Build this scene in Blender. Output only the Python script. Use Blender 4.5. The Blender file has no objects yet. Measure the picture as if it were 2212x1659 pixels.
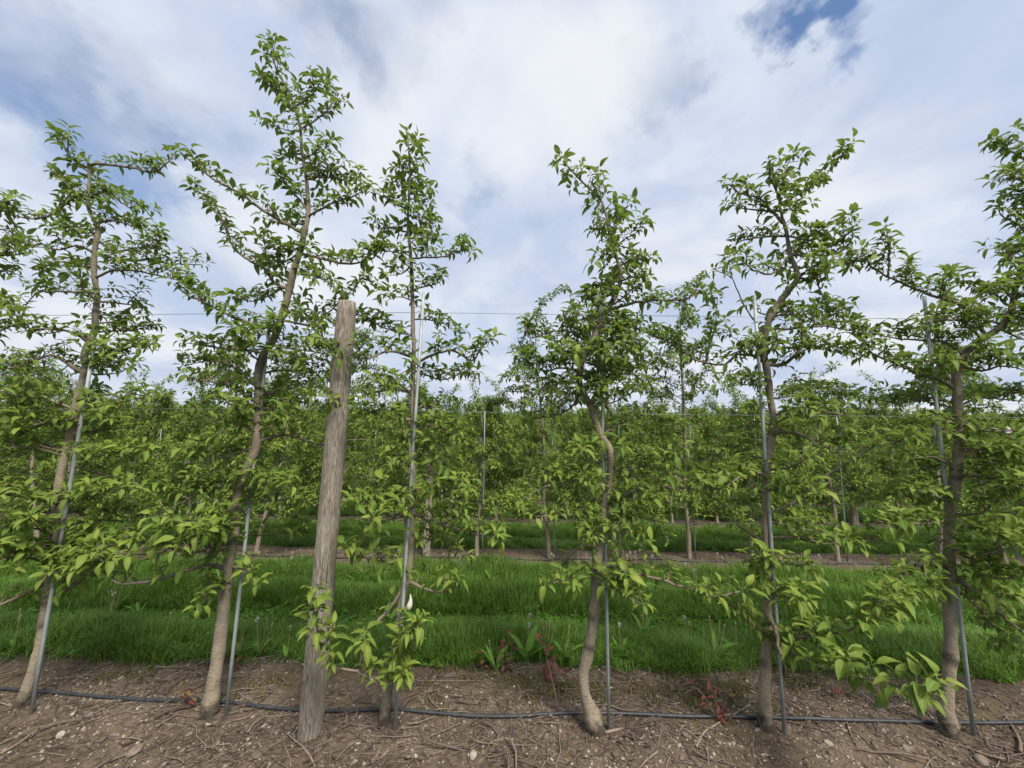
import bpy, math, random
import numpy as np
from mathutils import Vector, Matrix

SC = bpy.context.scene
COL = SC.collection
# ------------------------------------------------------------------ camera
PW, PH, FPX = 2212.0, 1659.0, 831.0          # photo measured at 2212 px wide, ultra wide lens
CAMZ, PITCH, YAW, ROLL = 1.60, math.radians(7.3), math.radians(1.0), math.radians(0.46)
CAM = np.array([0.0, 0.0, CAMZ])
FWD = np.array([-math.sin(YAW)*math.cos(PITCH), math.cos(YAW)*math.cos(PITCH), math.sin(PITCH)])
R0 = np.array([math.cos(YAW), math.sin(YAW), 0.0])
U0 = np.cross(R0, FWD)
CX = math.cos(ROLL)*R0 + math.sin(ROLL)*U0
CY = -math.sin(ROLL)*R0 + math.cos(ROLL)*U0
cam = bpy.data.cameras.new('camera')
cam.sensor_width = 36.0
cam.lens = 36.0*FPX/PW
cam.clip_start = 0.05
cam.clip_end = 6000
camo = bpy.data.objects.new('camera', cam)
COL.objects.link(camo)
camo.matrix_world = Matrix(((CX[0], CY[0], -FWD[0], CAM[0]), (CX[1], CY[1], -FWD[1], CAM[1]),
                            (CX[2], CY[2], -FWD[2], CAM[2]), (0, 0, 0, 1)))
SC.camera = camo

def ray(px, py):
    d = FWD*FPX + CX*(px-PW/2) - CY*(py-PH/2)
    return d/np.linalg.norm(d)
def on_row(px, py, Y):                        # where the sight line meets the upright plane of a row
    d = ray(px, py)
    return CAM + d*(Y/d[1])
def on_ground(px, py, z=0.0):
    d = ray(px, py)
    return CAM + d*((z-CAMZ)/d[2])
def px_per_m(p):
    q = np.asarray(p)-CAM
    return FPX/(q @ FWD)
def to_px(p):
    q = np.asarray(p)-CAM
    w = q @ FWD
    return PW/2 + FPX*(q @ CX)/w, PH/2 - FPX*(q @ CY)/w

# ------------------------------------------------------------------ world, sun, exposure
SUN_EL, SUN_AZ = math.radians(52), math.radians(150)   # azimuth clockwise from +Y: behind the camera, to the right
def nn(nt, kind, **kw):
    n = nt.nodes.new(kind)
    for k, v in kw.items():
        setattr(n, k, v)
    return n
def math_node(nt, op, a, b=None, c=None, clamp=False):
    n = nn(nt, 'ShaderNodeMath', operation=op, use_clamp=clamp)
    for i, v in enumerate((a, b, c)):
        if v is None: continue
        if isinstance(v, (int, float)): n.inputs[i].default_value = v
        else: nt.links.new(v, n.inputs[i])
    return n.outputs[0]
def map_range(nt, v, a, b, c=0.0, d=1.0, smooth=True):
    n = nn(nt, 'ShaderNodeMapRange', interpolation_type='SMOOTHSTEP' if smooth else 'LINEAR')
    nt.links.new(v, n.inputs[0])
    for i, x in enumerate((a, b, c, d)): n.inputs[i+1].default_value = x
    return n.outputs[0]
def noise_node(nt, vec, scale, detail=4, rough=0.55, dist=0.0, lac=2.0):
    n = nn(nt, 'ShaderNodeTexNoise')
    if vec is not None: nt.links.new(vec, n.inputs['Vector'])
    n.inputs['Scale'].default_value = scale
    n.inputs['Detail'].default_value = detail
    n.inputs['Roughness'].default_value = rough
    n.inputs['Distortion'].default_value = dist
    n.inputs['Lacunarity'].default_value = lac
    return n.outputs[0]
def mix_col(nt, f, a, b, mode='MIX'):
    n = nn(nt, 'ShaderNodeMix', data_type='RGBA', blend_type=mode)
    for s, v in ((n.inputs[0], f), (n.inputs[6], a), (n.inputs[7], b)):
        if isinstance(v, (int, float)): s.default_value = v
        elif isinstance(v, tuple): s.default_value = v+(1,) if len(v) == 3 else v
        else: nt.links.new(v, s)
    return n.outputs[2]
def mapping(nt, vec, scale=(1, 1, 1), loc=(0, 0, 0), rot=(0, 0, 0)):
    n = nn(nt, 'ShaderNodeMapping')
    nt.links.new(vec, n.inputs[0])
    n.inputs[1].default_value = loc; n.inputs[2].default_value = rot; n.inputs[3].default_value = scale
    return n.outputs[0]

W = bpy.data.worlds.new('World')
SC.world = W
W.use_nodes = True
nt = W.node_tree
nt.nodes.clear()
wo = nn(nt, 'ShaderNodeOutputWorld')
tc = nn(nt, 'ShaderNodeTexCoord')
D = tc.outputs['Generated']
sky = nn(nt, 'ShaderNodeTexSky', sky_type='NISHITA', sun_disc=False)
sky.sun_elevation = SUN_EL
sky.sun_rotation = SUN_AZ
sky.air_density = 1.0; sky.dust_density = 0.2; sky.ozone_density = 3.5
sep = nn(nt, 'ShaderNodeSeparateXYZ'); nt.links.new(D, sep.inputs[0])
zz = math_node(nt, 'MAXIMUM', math_node(nt, 'ADD', sep.outputs[2], 0.33), 0.06)
u = math_node(nt, 'DIVIDE', sep.outputs[0], zz)
v = math_node(nt, 'DIVIDE', sep.outputs[1], zz)
comb = nn(nt, 'ShaderNodeCombineXYZ'); nt.links.new(u, comb.inputs[0]); nt.links.new(v, comb.inputs[1])
CV = comb.outputs[0]
cvr = mapping(nt, CV, scale=(1.0, 0.95, 1.0), rot=(0, 0, math.radians(-28)), loc=(3.7, 1.9, 0))
big = noise_node(nt, cvr, 2.0, 6, 0.52, 0.35)
fine = noise_node(nt, cvr, 4.2, 6, 0.50, 0.35)
cov = math_node(nt, 'ADD', math_node(nt, 'MULTIPLY', big, 0.70), math_node(nt, 'MULTIPLY', fine, 0.30))
wn = nn(nt, 'ShaderNodeTexNoise'); nt.links.new(cvr, wn.inputs['Vector'])
wn.inputs['Scale'].default_value = 4.5; wn.inputs['Detail'].default_value = 5; wn.inputs['Roughness'].default_value = .6
wv = nn(nt, 'ShaderNodeVectorMath', operation='MULTIPLY_ADD')
nt.links.new(wn.outputs['Color'], wv.inputs[0]); wv.inputs[1].default_value = (.42, .42, .42)
sb = nn(nt, 'ShaderNodeVectorMath', operation='ADD'); nt.links.new(D, sb.inputs[0]); sb.inputs[1].default_value = (-.21, -.21, -.21)
nt.links.new(sb.outputs[0], wv.inputs[2])
nv = nn(nt, 'ShaderNodeVectorMath', operation='NORMALIZE'); nt.links.new(wv.outputs[0], nv.inputs[0])
DP = nv.outputs[0]
# gaps in the cloud deck where the blue shows (directions measured in the photograph)
for (gx, gy, rad, amt) in ((1840, 5, 5.0, .29), (1760, -10, 4.6, .26), (-50, -10, 9.0, .14), (330, 250, 9, .09), (250, 370, 7, .11),
                           (1380, 170, 8, .15), (1235, 500, 7, .13), (1045, 432, 5, .16), (850, 75, 9, .11), (700, 90, 7, .08),
                           (180, 40, 12, .03), (390, 480, 8, .06), (2130, 500, 5, .08)):
    dvec = ray(gx, gy)
    dn = nn(nt, 'ShaderNodeVectorMath', operation='DOT_PRODUCT')
    nt.links.new(DP, dn.inputs[0]); dn.inputs[1].default_value = tuple(dvec)
    g = map_range(nt, dn.outputs['Value'], math.cos(math.radians(rad)), 1.0)
    cov = math_node(nt, 'SUBTRACT', cov, math_node(nt, 'MULTIPLY', g, amt))
mask = map_range(nt, cov, 0.05, 0.47)
shade = map_range(nt, noise_node(nt, mapping(nt, cvr, loc=(5.1, 2.2, 0)), 2.3, 6, 0.55, 0.5), 0.36, 0.64)
ccol = mix_col(nt, shade, (0.545, 0.635, 0.82), (0.75, 0.81, 0.925))
bright = map_range(nt, noise_node(nt, mapping(nt, cvr, loc=(1.3, 7.7, 0)), 1.9, 6, 0.52, 0.4), 0.46, 0.70)
ccol = mix_col(nt, bright, ccol, (0.86, 0.895, 0.945))
bg1 = nn(nt, 'ShaderNodeBackground'); nt.links.new(sky.outputs[0], bg1.inputs[0]); bg1.inputs[1].default_value = 0.075
bg2 = nn(nt, 'ShaderNodeBackground'); nt.links.new(ccol, bg2.inputs[0]); bg2.inputs[1].default_value = 0.435
mxs = nn(nt, 'ShaderNodeMixShader')
nt.links.new(mask, mxs.inputs[0]); nt.links.new(bg1.outputs[0], mxs.inputs[1]); nt.links.new(bg2.outputs[0], mxs.inputs[2])
nt.links.new(mxs.outputs[0], wo.inputs[0])

sun = bpy.data.lights.new('sun', 'SUN')
sun.energy = 2.7; sun.angle = math.radians(22); sun.color = (1.0, 0.955, 0.88)
suno = bpy.data.objects.new('sun', sun); COL.objects.link(suno)
sdir = Vector((math.sin(SUN_AZ)*math.cos(SUN_EL), math.cos(SUN_AZ)*math.cos(SUN_EL), math.sin(SUN_EL)))
suno.rotation_euler = sdir.to_track_quat('Z', 'Y').to_euler()
suno.location = sdir*40
vs = SC.view_settings
vs.view_transform = 'Standard'; vs.look = 'None'; vs.gamma = 1.0; vs.use_curve_mapping = False
vs.exposure = 1.2
SC.cycles.max_bounces = 5; SC.cycles.diffuse_bounces = 3; SC.cycles.transmission_bounces = 3
SC.cycles.glossy_bounces = 2; SC.cycles.transparent_max_bounces = 4; SC.cycles.caustics_reflective = False
SC.cycles.caustics_refractive = False

# ------------------------------------------------------------------ helpers
def tag(o, label=None, cat=None, group=None, kind=None):
    if label: o['label'] = label
    if cat: o['category'] = cat
    if group: o['group'] = group
    if kind: o['kind'] = kind
    return o
def link(o, parent=None):
    COL.objects.link(o)
    if parent is not None: o.parent = parent
    return o
def empty(name, loc):
    o = bpy.data.objects.new(name, None)
    o.empty_display_size = 0.1
    o.location = tuple(float(a) for a in loc)
    return link(o)
class Geo:
    """collects vertices and polygons, becomes ONE mesh"""
    def __init__(s): s.v = []; s.c = []; s.f3 = []; s.f4 = []; s.n = 0
    def add(s, verts, tris=None, quads=None, col=None):
        verts = np.asarray(verts, dtype=np.float64).reshape(-1, 3)
        s.v.append(verts)
        if col is None: col = np.zeros((len(verts), 3))
        col = np.asarray(col, dtype=np.float64)
        if col.ndim == 1: col = np.tile(col, (len(verts), 1))
        s.c.append(col)
        if tris is not None and len(tris): s.f3.append(np.asarray(tris, dtype=np.int64)+s.n)
        if quads is not None and len(quads): s.f4.append(np.asarray(quads, dtype=np.int64)+s.n)
        s.n += len(verts)
    def mesh(s, name, mat, origin=(0, 0, 0), smooth=True):
        me = bpy.data.meshes.new(name)
        V = np.concatenate(s.v)-np.asarray(origin)
        C = np.concatenate(s.c)
        f3 = np.concatenate(s.f3) if s.f3 else np.zeros((0, 3), int)
        f4 = np.concatenate(s.f4) if s.f4 else np.zeros((0, 4), int)
        me.vertices.add(len(V)); me.vertices.foreach_set('co', V.astype(np.float32).ravel())
        nl = f3.size+f4.size
        me.loops.add(nl)
        me.loops.foreach_set('vertex_index', np.concatenate([f3.ravel(), f4.ravel()]).astype(np.int32))
        me.polygons.add(len(f3)+len(f4))
        st = np.concatenate([np.arange(len(f3))*3, f3.size+np.arange(len(f4))*4]).astype(np.int32)
        me.polygons.foreach_set('loop_start', st)
        me.update(calc_edges=True)
        at = me.attributes.new('lf', 'FLOAT_VECTOR', 'POINT')
        at.data.foreach_set('vector', C.astype(np.float32).ravel())
        if smooth: me.shade_smooth()
        if mat: me.materials.append(mat)
        return me
    def obj(s, name, mat, parent=None, origin=(0, 0, 0), smooth=True):
        return link(bpy.data.objects.new(name, s.mesh(name, mat, origin, smooth)), parent)

def nrm(a): return a/(np.linalg.norm(a)+1e-12)
def spline(P, step, extra=None):
    """Catmull-Rom resample of points, extra = radii"""
    P = np.asarray(P, float)
    E = np.asarray(extra, float) if extra is not None else np.zeros(len(P))
    Q = np.vstack([2*P[0]-P[1], P, 2*P[-1]-P[-2]])
    out = []; oe = []
    for i in range(len(P)-1):
        p0, p1, p2, p3 = Q[i], Q[i+1], Q[i+2], Q[i+3]
        n = max(1, int(np.linalg.norm(p2-p1)/step))
        for k in range(n):
            t = k/n
            out.append(.5*((2*p1)+(-p0+p2)*t+(2*p0-5*p1+4*p2-p3)*t*t+(-p0+3*p1-3*p2+p3)*t**3))
            oe.append(E[i]*(1-t)+E[i+1]*t)
    out.append(P[-1]); oe.append(E[-1])
    return np.array(out), np.array(oe)
def tube(g, P, R, seg=8, col=(0, 0, 0), cap=True, lump=0.0, rng=None):
    P = np.asarray(P, float); R = np.asarray(R, float)
    n = len(P)
    T = np.gradient(P, axis=0)
    T /= np.linalg.norm(T, axis=1)[:, None]+1e-12
    ref = np.array([0.31, 1.0, 0.17]) if abs(T[0][1]) < .8 else np.array([1.0, 0.2, 0.1])
    ang = np.arange(seg)*2*math.pi/seg
    V = np.zeros((n, seg, 3))
    for i in range(n):
        a = nrm(np.cross(T[i], ref)); b = np.cross(T[i], a)
        r = R[i]
        if lump and rng is not None:
            rr = r*(1+lump*rng.uniform(-1, 1, seg))
        else: rr = np.full(seg, r)
        V[i] = P[i]+(np.cos(ang)*rr)[:, None]*a+(np.sin(ang)*rr)[:, None]*b
        ref = np.cross(a, T[i]) if False else ref
    V = V.reshape(-1, 3)
    q = []
    for i in range(n-1):
        for j in range(seg):
            q.append((i*seg+j, i*seg+(j+1) % seg, (i+1)*seg+(j+1) % seg, (i+1)*seg+j))
    tri = []
    if cap:
        V = np.vstack([V, P[0], P[-1]])
        for j in range(seg):
            tri.append((n*seg, (j+1) % seg, j))
            tri.append((n*seg+1, (n-1)*seg+j, (n-1)*seg+(j+1) % seg))
    g.add(V, tri, q, np.array(col, float))

# ------------------------------------------------------------------ materials
def new_mat(name):
    m = bpy.data.materials.new(name); m.use_nodes = True
    nt = m.node_tree; nt.nodes.clear()
    out = nn(nt, 'ShaderNodeOutputMaterial')
    return m, nt, out
def principled(nt, col=None, rough=0.7, metal=0.0, spec=0.5):
    b = nn(nt, 'ShaderNodeBsdfPrincipled')
    if col is not None:
        if isinstance(col, tuple): b.inputs['Base Color'].default_value = col+(1,)
        else: nt.links.new(col, b.inputs['Base Color'])
    if isinstance(rough, (int, float)): b.inputs['Roughness'].default_value = rough
    else: nt.links.new(rough, b.inputs['Roughness'])
    b.inputs['Metallic'].default_value = metal
    b.inputs['Specular IOR Level'].default_value = spec
    return b
def bump(nt, h, strength=0.5, dist=0.01):
    n = nn(nt, 'ShaderNodeBump')
    n.inputs['Strength'].default_value = strength; n.inputs['Distance'].default_value = dist
    nt.links.new(h, n.inputs['Height'])
    return n.outputs[0]
def lf(nt):
    a = nn(nt, 'ShaderNodeAttribute', attribute_name='lf')
    s = nn(nt, 'ShaderNodeSeparateXYZ'); nt.links.new(a.outputs['Vector'], s.inputs[0])
    return s.outputs
def leaf_material(name, dark, mid, young, under, trans, tw=0.3, rough=0.55, rib=True):
    m, nt, out = new_mat(name)
    t, ac, ln = lf(nt)
    oi = nn(nt, 'ShaderNodeObjectInfo')
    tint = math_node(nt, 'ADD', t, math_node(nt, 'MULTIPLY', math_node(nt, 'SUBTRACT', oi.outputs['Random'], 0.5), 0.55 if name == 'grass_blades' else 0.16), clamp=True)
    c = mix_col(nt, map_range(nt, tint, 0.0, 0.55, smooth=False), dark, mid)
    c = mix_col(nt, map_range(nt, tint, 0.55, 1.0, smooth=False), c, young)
    tcn = nn(nt, 'ShaderNodeTexCoord')
    geo = nn(nt, 'ShaderNodeNewGeometry')
    nz = noise_node(nt, geo.outputs['Position'], 60, 3, .65)
    c = mix_col(nt, map_range(nt, nz, .35, .7, 0, .35), c, mid)
    if rib:
        sp = noise_node(nt, geo.outputs['Position'], 210, 2, .6)
        c = mix_col(nt, map_range(nt, sp, .70, .78, 0, .6), c, (.16, .11, .04))
        c = mix_col(nt, map_range(nt, math_node(nt, 'ADD', ac, math_node(nt, 'MULTIPLY', nz, .9)), 1.38, 1.6, 0, .45), c, (.22, .19, .05))
    if rib:
        r = map_range(nt, ac, 0.0, 0.13, 0.45, 0.0)
        c = mix_col(nt, r, c, tuple(min(1, a*1.5+.02) for a in young))
    c = mix_col(nt, geo.outputs['Backfacing'], c, under)
    p = principled(nt, c, rough, 0, 0.32)
    if rib:
        w = nn(nt, 'ShaderNodeTexWave', wave_type='BANDS')
        cb = nn(nt, 'ShaderNodeCombineXYZ')
        nt.links.new(math_node(nt, 'SUBTRACT', ln, math_node(nt, 'MULTIPLY', ac, 0.45)), cb.inputs[0])
        nt.links.new(cb.outputs[0], w.inputs[0]); w.inputs['Scale'].default_value = 2.6
        nt.links.new(bump(nt, w.outputs['Fac'], 0.25, 0.004), p.inputs['Normal'])
    tr = nn(nt, 'ShaderNodeBsdfTranslucent')
    nt.links.new(mix_col(nt, 0.6, c, trans), tr.inputs[0])
    mx = nn(nt, 'ShaderNodeMixShader'); mx.inputs[0].default_value = tw
    nt.links.new(p.outputs[0], mx.inputs[1]); nt.links.new(tr.outputs[0], mx.inputs[2])
    nt.links.new(mx.outputs[0], out.inputs[0])
    return m
M = {}
M['leaf'] = leaf_material('apple_leaf', (0.056, 0.106, 0.016), (0.136, 0.210, 0.029), (0.248, 0.306, 0.052),
                          (0.125, 0.185, 0.075), (0.24, 0.34, 0.02), 0.38)
M['far_leaf'] = leaf_material('apple_leaf_back_rows', (0.060, 0.110, 0.016), (0.146, 0.218, 0.030), (0.252, 0.308, 0.054),
                              (0.135, 0.20, 0.08), (0.24, 0.34, 0.03), 0.38, rib=False)
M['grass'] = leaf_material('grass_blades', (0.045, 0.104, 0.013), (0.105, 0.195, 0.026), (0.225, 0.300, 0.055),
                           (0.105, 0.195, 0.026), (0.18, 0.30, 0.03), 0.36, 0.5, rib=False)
M['weed'] = leaf_material('weed_leaf', (0.06, 0.16, 0.015), (0.11, 0.25, 0.025), (0.18, 0.32, 0.04),
                          (0.12, 0.24, 0.05), (0.18, 0.36, 0.03), 0.35, 0.45, rib=True)
M['red_leaf'] = leaf_material('red_weed_leaf', (0.12, 0.028, 0.02), (0.20, 0.045, 0.035), (0.13, 0.13, 0.04),
                              (0.2, 0.09, 0.08), (0.30, 0.06, 0.04), 0.3, 0.5, rib=True)
M['wood_leaf'] = leaf_material('woodland_leaf', (0.045, 0.085, 0.018), (0.105, 0.150, 0.028), (0.185, 0.195, 0.04),
                               (0.10, 0.14, 0.04), (0.16, 0.2, 0.03), 0.2, 0.6, rib=False)

def bark_material(name, base, dark, light, grey):
    m, nt, out = new_mat(name)
    tcn = nn(nt, 'ShaderNodeTexCoord'); ob = tcn.outputs['Object']
    n1 = noise_node(nt, mapping(nt, ob, (1, 1, .45)), 22, 5, .6)
    n2 = noise_node(nt, mapping(nt, ob, (1, 1, 2.6)), 48, 4, .7)
    n3 = noise_node(nt, ob, 4.5, 3, .5)
    c = mix_col(nt, map_range(nt, n1, .35, .7), base, light)
    c = mix_col(nt, map_range(nt, n3, .45, .68, 0, .75), c, grey)
    c = mix_col(nt, map_range(nt, n2, .55, .70, 0, .7), c, dark)
    lich = noise_node(nt, ob, 14, 5, .7)
    c = mix_col(nt, map_range(nt, lich, .60, .68, 0, .55), c, tuple(a*1.25+.03 for a in grey))
    t, ac, ln = lf(nt)
    c = mix_col(nt, math_node(nt, 'MULTIPLY', t, map_range(nt, lich, .36, .52, .15, .92)), c, dark)
    p = principled(nt, c, .78, 0, .3)
    h = math_node(nt, 'ADD', math_node(nt, 'MULTIPLY', n1, 1.0), math_node(nt, 'MULTIPLY', n2, .6))
    nt.links.new(bump(nt, h, .9, .010), p.inputs['Normal'])
    nt.links.new(p.outputs[0], out.inputs[0])
    return m
M['bark'] = bark_material('apple_bark', (0.225, 0.182, 0.128), (0.050, 0.040, 0.030), (0.300, 0.245, 0.172), (0.195, 0.175, 0.140))
M['twig'] = bark_material('apple_branch_bark', (0.155, 0.120, 0.085), (0.05, 0.038, 0.028), (0.215, 0.170, 0.122), (0.150, 0.132, 0.105))

def post_material():
    m, nt, out = new_mat('weathered_post_wood')
    tcn = nn(nt, 'ShaderNodeTexCoord'); ob = tcn.outputs['Object']
    n1 = noise_node(nt, mapping(nt, ob, (1, 1, .10)), 120, 5, .7, 1.2)
    n2 = noise_node(nt, mapping(nt, ob, (1, 1, .12)), 26, 4, .6, .8)
    n3 = noise_node(nt, ob, 3.2, 4, .55)
    c = mix_col(nt, map_range(nt, n1, .36, .62), (0.100, 0.082, 0.066), (0.370, 0.322, 0.258))
    c = mix_col(nt, map_range(nt, n2, .45, .62, 0, .65), c, (0.215, 0.180, 0.140))
    c = mix_col(nt, map_range(nt, n3, .48, .7, 0, .5), c, (0.30, 0.275, 0.235))
    p = principled(nt, c, .85, 0, .2)
    h = math_node(nt, 'ADD', n1, math_node(nt, 'MULTIPLY', n2, .7))
    nt.links.new(bump(nt, h, .9, .012), p.inputs['Normal'])
    nt.links.new(p.outputs[0], out.inputs[0])
    return m
M['post'] = post_material()
def metal_material(name, c0, c1, metal, rough):
    m, nt, out = new_mat(name)
    tcn = nn(nt, 'ShaderNodeTexCoord')
    n1 = noise_node(nt, mapping(nt, tcn.outputs['Object'], (1, 1, .3)), 30, 4, .6)
    c = mix_col(nt, map_range(nt, n1, .35, .68), c0, c1)
    p = principled(nt, c, rough, metal, .5)
    nt.links.new(p.outputs[0], out.inputs[0])
    return m
M['steel'] = metal_material('galvanized_steel', (0.24, 0.265, 0.262), (0.36, 0.385, 0.375), .15, .6)
M['old_steel'] = metal_material('dull_galvanized_steel', (0.20, 0.235, 0.245), (0.30, 0.335, 0.34), .2, .6)
M['wire'] = metal_material('trellis_wire_steel', (0.20, 0.22, 0.24), (0.30, 0.32, 0.34), .5, .5)
M['hose'] = metal_material('black_polythene_hose', (0.014, 0.015, 0.018), (0.036, 0.036, 0.038), 0, .55)

def tint_material(name, cols, rough=.85, nscale=40, b=.4, bd=.004):
    """three colours chosen by the per-piece tint in lf.x"""
    m, nt, out = new_mat(name)
    t, ac, ln = lf(nt)
    oi = nn(nt, 'ShaderNodeObjectInfo')
    tt = math_node(nt, 'FRACT', math_node(nt, 'ADD', t, oi.outputs['Random']))
    geo = nn(nt, 'ShaderNodeNewGeometry')
    nz = noise_node(nt, geo.outputs['Position'], nscale, 3, .6)
    c = mix_col(nt, map_range(nt, tt, .15, .5, smooth=False), cols[0], cols[1])
    c = mix_col(nt, map_range(nt, tt, .5, .95, smooth=False), c, cols[2])
    c = mix_col(nt, map_range(nt, nz, .35, .7, 0, .55), c, tuple(a*.6 for a in cols[0]))
    p = principled(nt, c, rough, 0, .25)
    nt.links.new(bump(nt, nz, b, bd), p.inputs['Normal'])
    nt.links.new(p.outputs[0], out.inputs[0])
    return m
M['stone'] = tint_material('pebble_stone', ((0.11, 0.084, 0.062), (0.19, 0.150, 0.112), (0.37, 0.325, 0.265)), .8, 55)
M['litter'] = tint_material('dry_litter', ((0.055, 0.040, 0.032), (0.105, 0.078, 0.060), (0.225, 0.175, 0.132)), .85, 70)
M['dead_twig'] = tint_material('dead_twig_wood', ((0.085, 0.060, 0.048), (0.150, 0.112, 0.090), (0.235, 0.185, 0.145)), .8, 60)
M['blossom'] = tint_material('spent_blossom', ((0.22, 0.19, 0.09), (0.36, 0.235, 0.13), (0.46, 0.36, 0.25)), .7, 80, .1)
M['petal'] = tint_material('pale_petal', ((0.40, 0.33, 0.32), (0.50, 0.44, 0.43), (0.55, 0.52, 0.50)), .6, 80, .1)
M['stalk'] = tint_material('pale_weed_stalk', ((0.20, 0.20, 0.075), (0.28, 0.27, 0.11), (0.30, 0.22, 0.12)), .7, 60, .1)
M['seed'] = tint_material('seed_head', ((0.60, 0.58, 0.52), (0.68, 0.66, 0.60), (0.74, 0.72, 0.66)), .9, 30, .0)
M['pod'] = tint_material('papery_pod', ((0.50, 0.47, 0.43), (0.58, 0.55, 0.50), (0.62, 0.60, 0.56)), .6, 90, .3)
M['moss'] = tint_material('dry_moss', ((0.095, 0.085, 0.032), (0.130, 0.112, 0.042), (0.150, 0.140, 0.055)), .95, 120, .8, .006)

ROW0, ROWD = 2.33, 3.4
def ground_material():
    m, nt, out = new_mat('orchard_ground')
    geo = nn(nt, 'ShaderNodeNewGeometry'); P = geo.outputs['Position']
    s = nn(nt, 'ShaderNodeSeparateXYZ'); nt.links.new(P, s.inputs[0])
    edge = noise_node(nt, P, 5.0, 4, .6)
    yy = math_node(nt, 'DIVIDE', math_node(nt, 'SUBTRACT', s.outputs[1], ROW0-ROWD/2), ROWD)
    fr = math_node(nt, 'ABSOLUTE', math_node(nt, 'SUBTRACT', math_node(nt, 'FRACT', yy), .5))   # 0 on a row, .5 mid alley
    fr = math_node(nt, 'ADD', fr, math_node(nt, 'MULTIPLY', math_node(nt, 'SUBTRACT', edge, .5), .10))
    turf = map_range(nt, fr, .160, .192)
    n1 = noise_node(nt, P, 2.6, 5, .6); n2 = noise_node(nt, P, 26, 5, .65); n3 = noise_node(nt, P, 130, 4, .7)
    soil = mix_col(nt, map_range(nt, n1, .36, .66), (0.062, 0.044, 0.030), (0.160, 0.119, 0.081))
    soil = mix_col(nt, map_range(nt, n2, .38, .68, 0, .7), soil, (0.205, 0.157, 0.110))
    soil = mix_col(nt, map_range(nt, n3, .50, .70, 0, .55), soil, (0.055, 0.040, 0.030))
    soil = mix_col(nt, map_range(nt, noise_node(nt, P, 1.3, 3, .5), .56, .68, 0, .55), soil, (0.095, 0.075, 0.032))
    green = mix_col(nt, n2, (0.022, 0.045, 0.010), (0.055, 0.075, 0.022))
    c = mix_col(nt, turf, soil, green)
    p = principled(nt, c, .95, 0, .12)
    h = math_node(nt, 'ADD', n2, math_node(nt, 'MULTIPLY', n3, .45))
    nt.links.new(bump(nt, h, .8, .03), p.inputs['Normal'])
    nt.links.new(p.outputs[0], out.inputs[0])
    return m
M['ground'] = ground_material()

# ------------------------------------------------------------------ ground
HY = np.array([-3000, 2.4, 4.0, 5.7, 7.4, 9.1, 12.5, 16, 20, 27, 35, 45, 60, 80, 110, 160, 260, 3000.])
HZ = np.array([0, 0, -.06, -.155, -.28, -.42, -.58, -.64, -.56, -.25, .12, .75, 1.55, 2.3, 3.0, 3.6, 4.0, 4.0])
_ty = np.concatenate([np.arange(-10, 300, .25)]); _tz = np.interp(_ty, HY, HZ)
for _ in range(3): _tz[2:-2] = (_tz[:-4]+_tz[1:-3]+_tz[2:-2]+_tz[3:-1]+_tz[4:])/5
def lie(y): return np.interp(y, _ty, _tz)          # the orchard dips gently, then climbs to the wood
def zg(x, y):
    f = 1.0/(1.0+(np.abs(x)/14.0)**4+(np.abs(y)/22.0)**4)
    z = .010*np.sin(2.1*x+.6*np.sin(1.3*y))*np.cos(2.7*y+.4)+.007*np.sin(5.3*x+1.7*y+.8)+.005*np.sin(9.1*y-6.3*x)
    z = z+.0035*np.sin(17.0*x+3.0*y)*np.sin(15.0*y-4.0*x+1.0)+.002*np.sin(31*x-9*y)*np.sin(29*y+7*x)
    ph = (y-ROW0)/ROWD
    d = np.abs(ph-np.round(ph))*ROWD
    z = z+.018*np.exp(-(d/.35)**2)-.022*np.exp(-((d-1.05)/.22)**2)*.8
    return z*f+lie(y)
def gz(x, y): return float(zg(np.float64(x), np.float64(y)))
def graded(dense_lo, dense_hi, step, far):
    a = list(np.arange(dense_lo, dense_hi+1e-6, step))
    s = step; x = dense_hi
    while x < far:
        s *= 1.22; x += s; a.append(x)
    s = step; x = dense_lo; b = []
    while x > -far:
        s *= 1.22; x -= s; b.append(x)
    return np.array(b[::-1]+a)
xs = graded(-5.6, 5.6, .045, 2500); ys = np.unique(np.concatenate([graded(1.3, 6.4, .045, 2500), np.arange(8, 120, 1.0)]))
X, Y = np.meshgrid(xs, ys)
Z = zg(X, Y)
g = Geo()
nx, ny = len(xs), len(ys)
idx = np.arange(nx*ny).reshape(ny, nx)
quads = np.stack([idx[:-1, :-1], idx[:-1, 1:], idx[1:, 1:], idx[1:, :-1]], -1).reshape(-1, 4)
g.add(np.stack([X, Y, Z], -1).reshape(-1, 3), None, quads)
tag(g.obj('ground', M['ground']), kind='structure')

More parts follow.
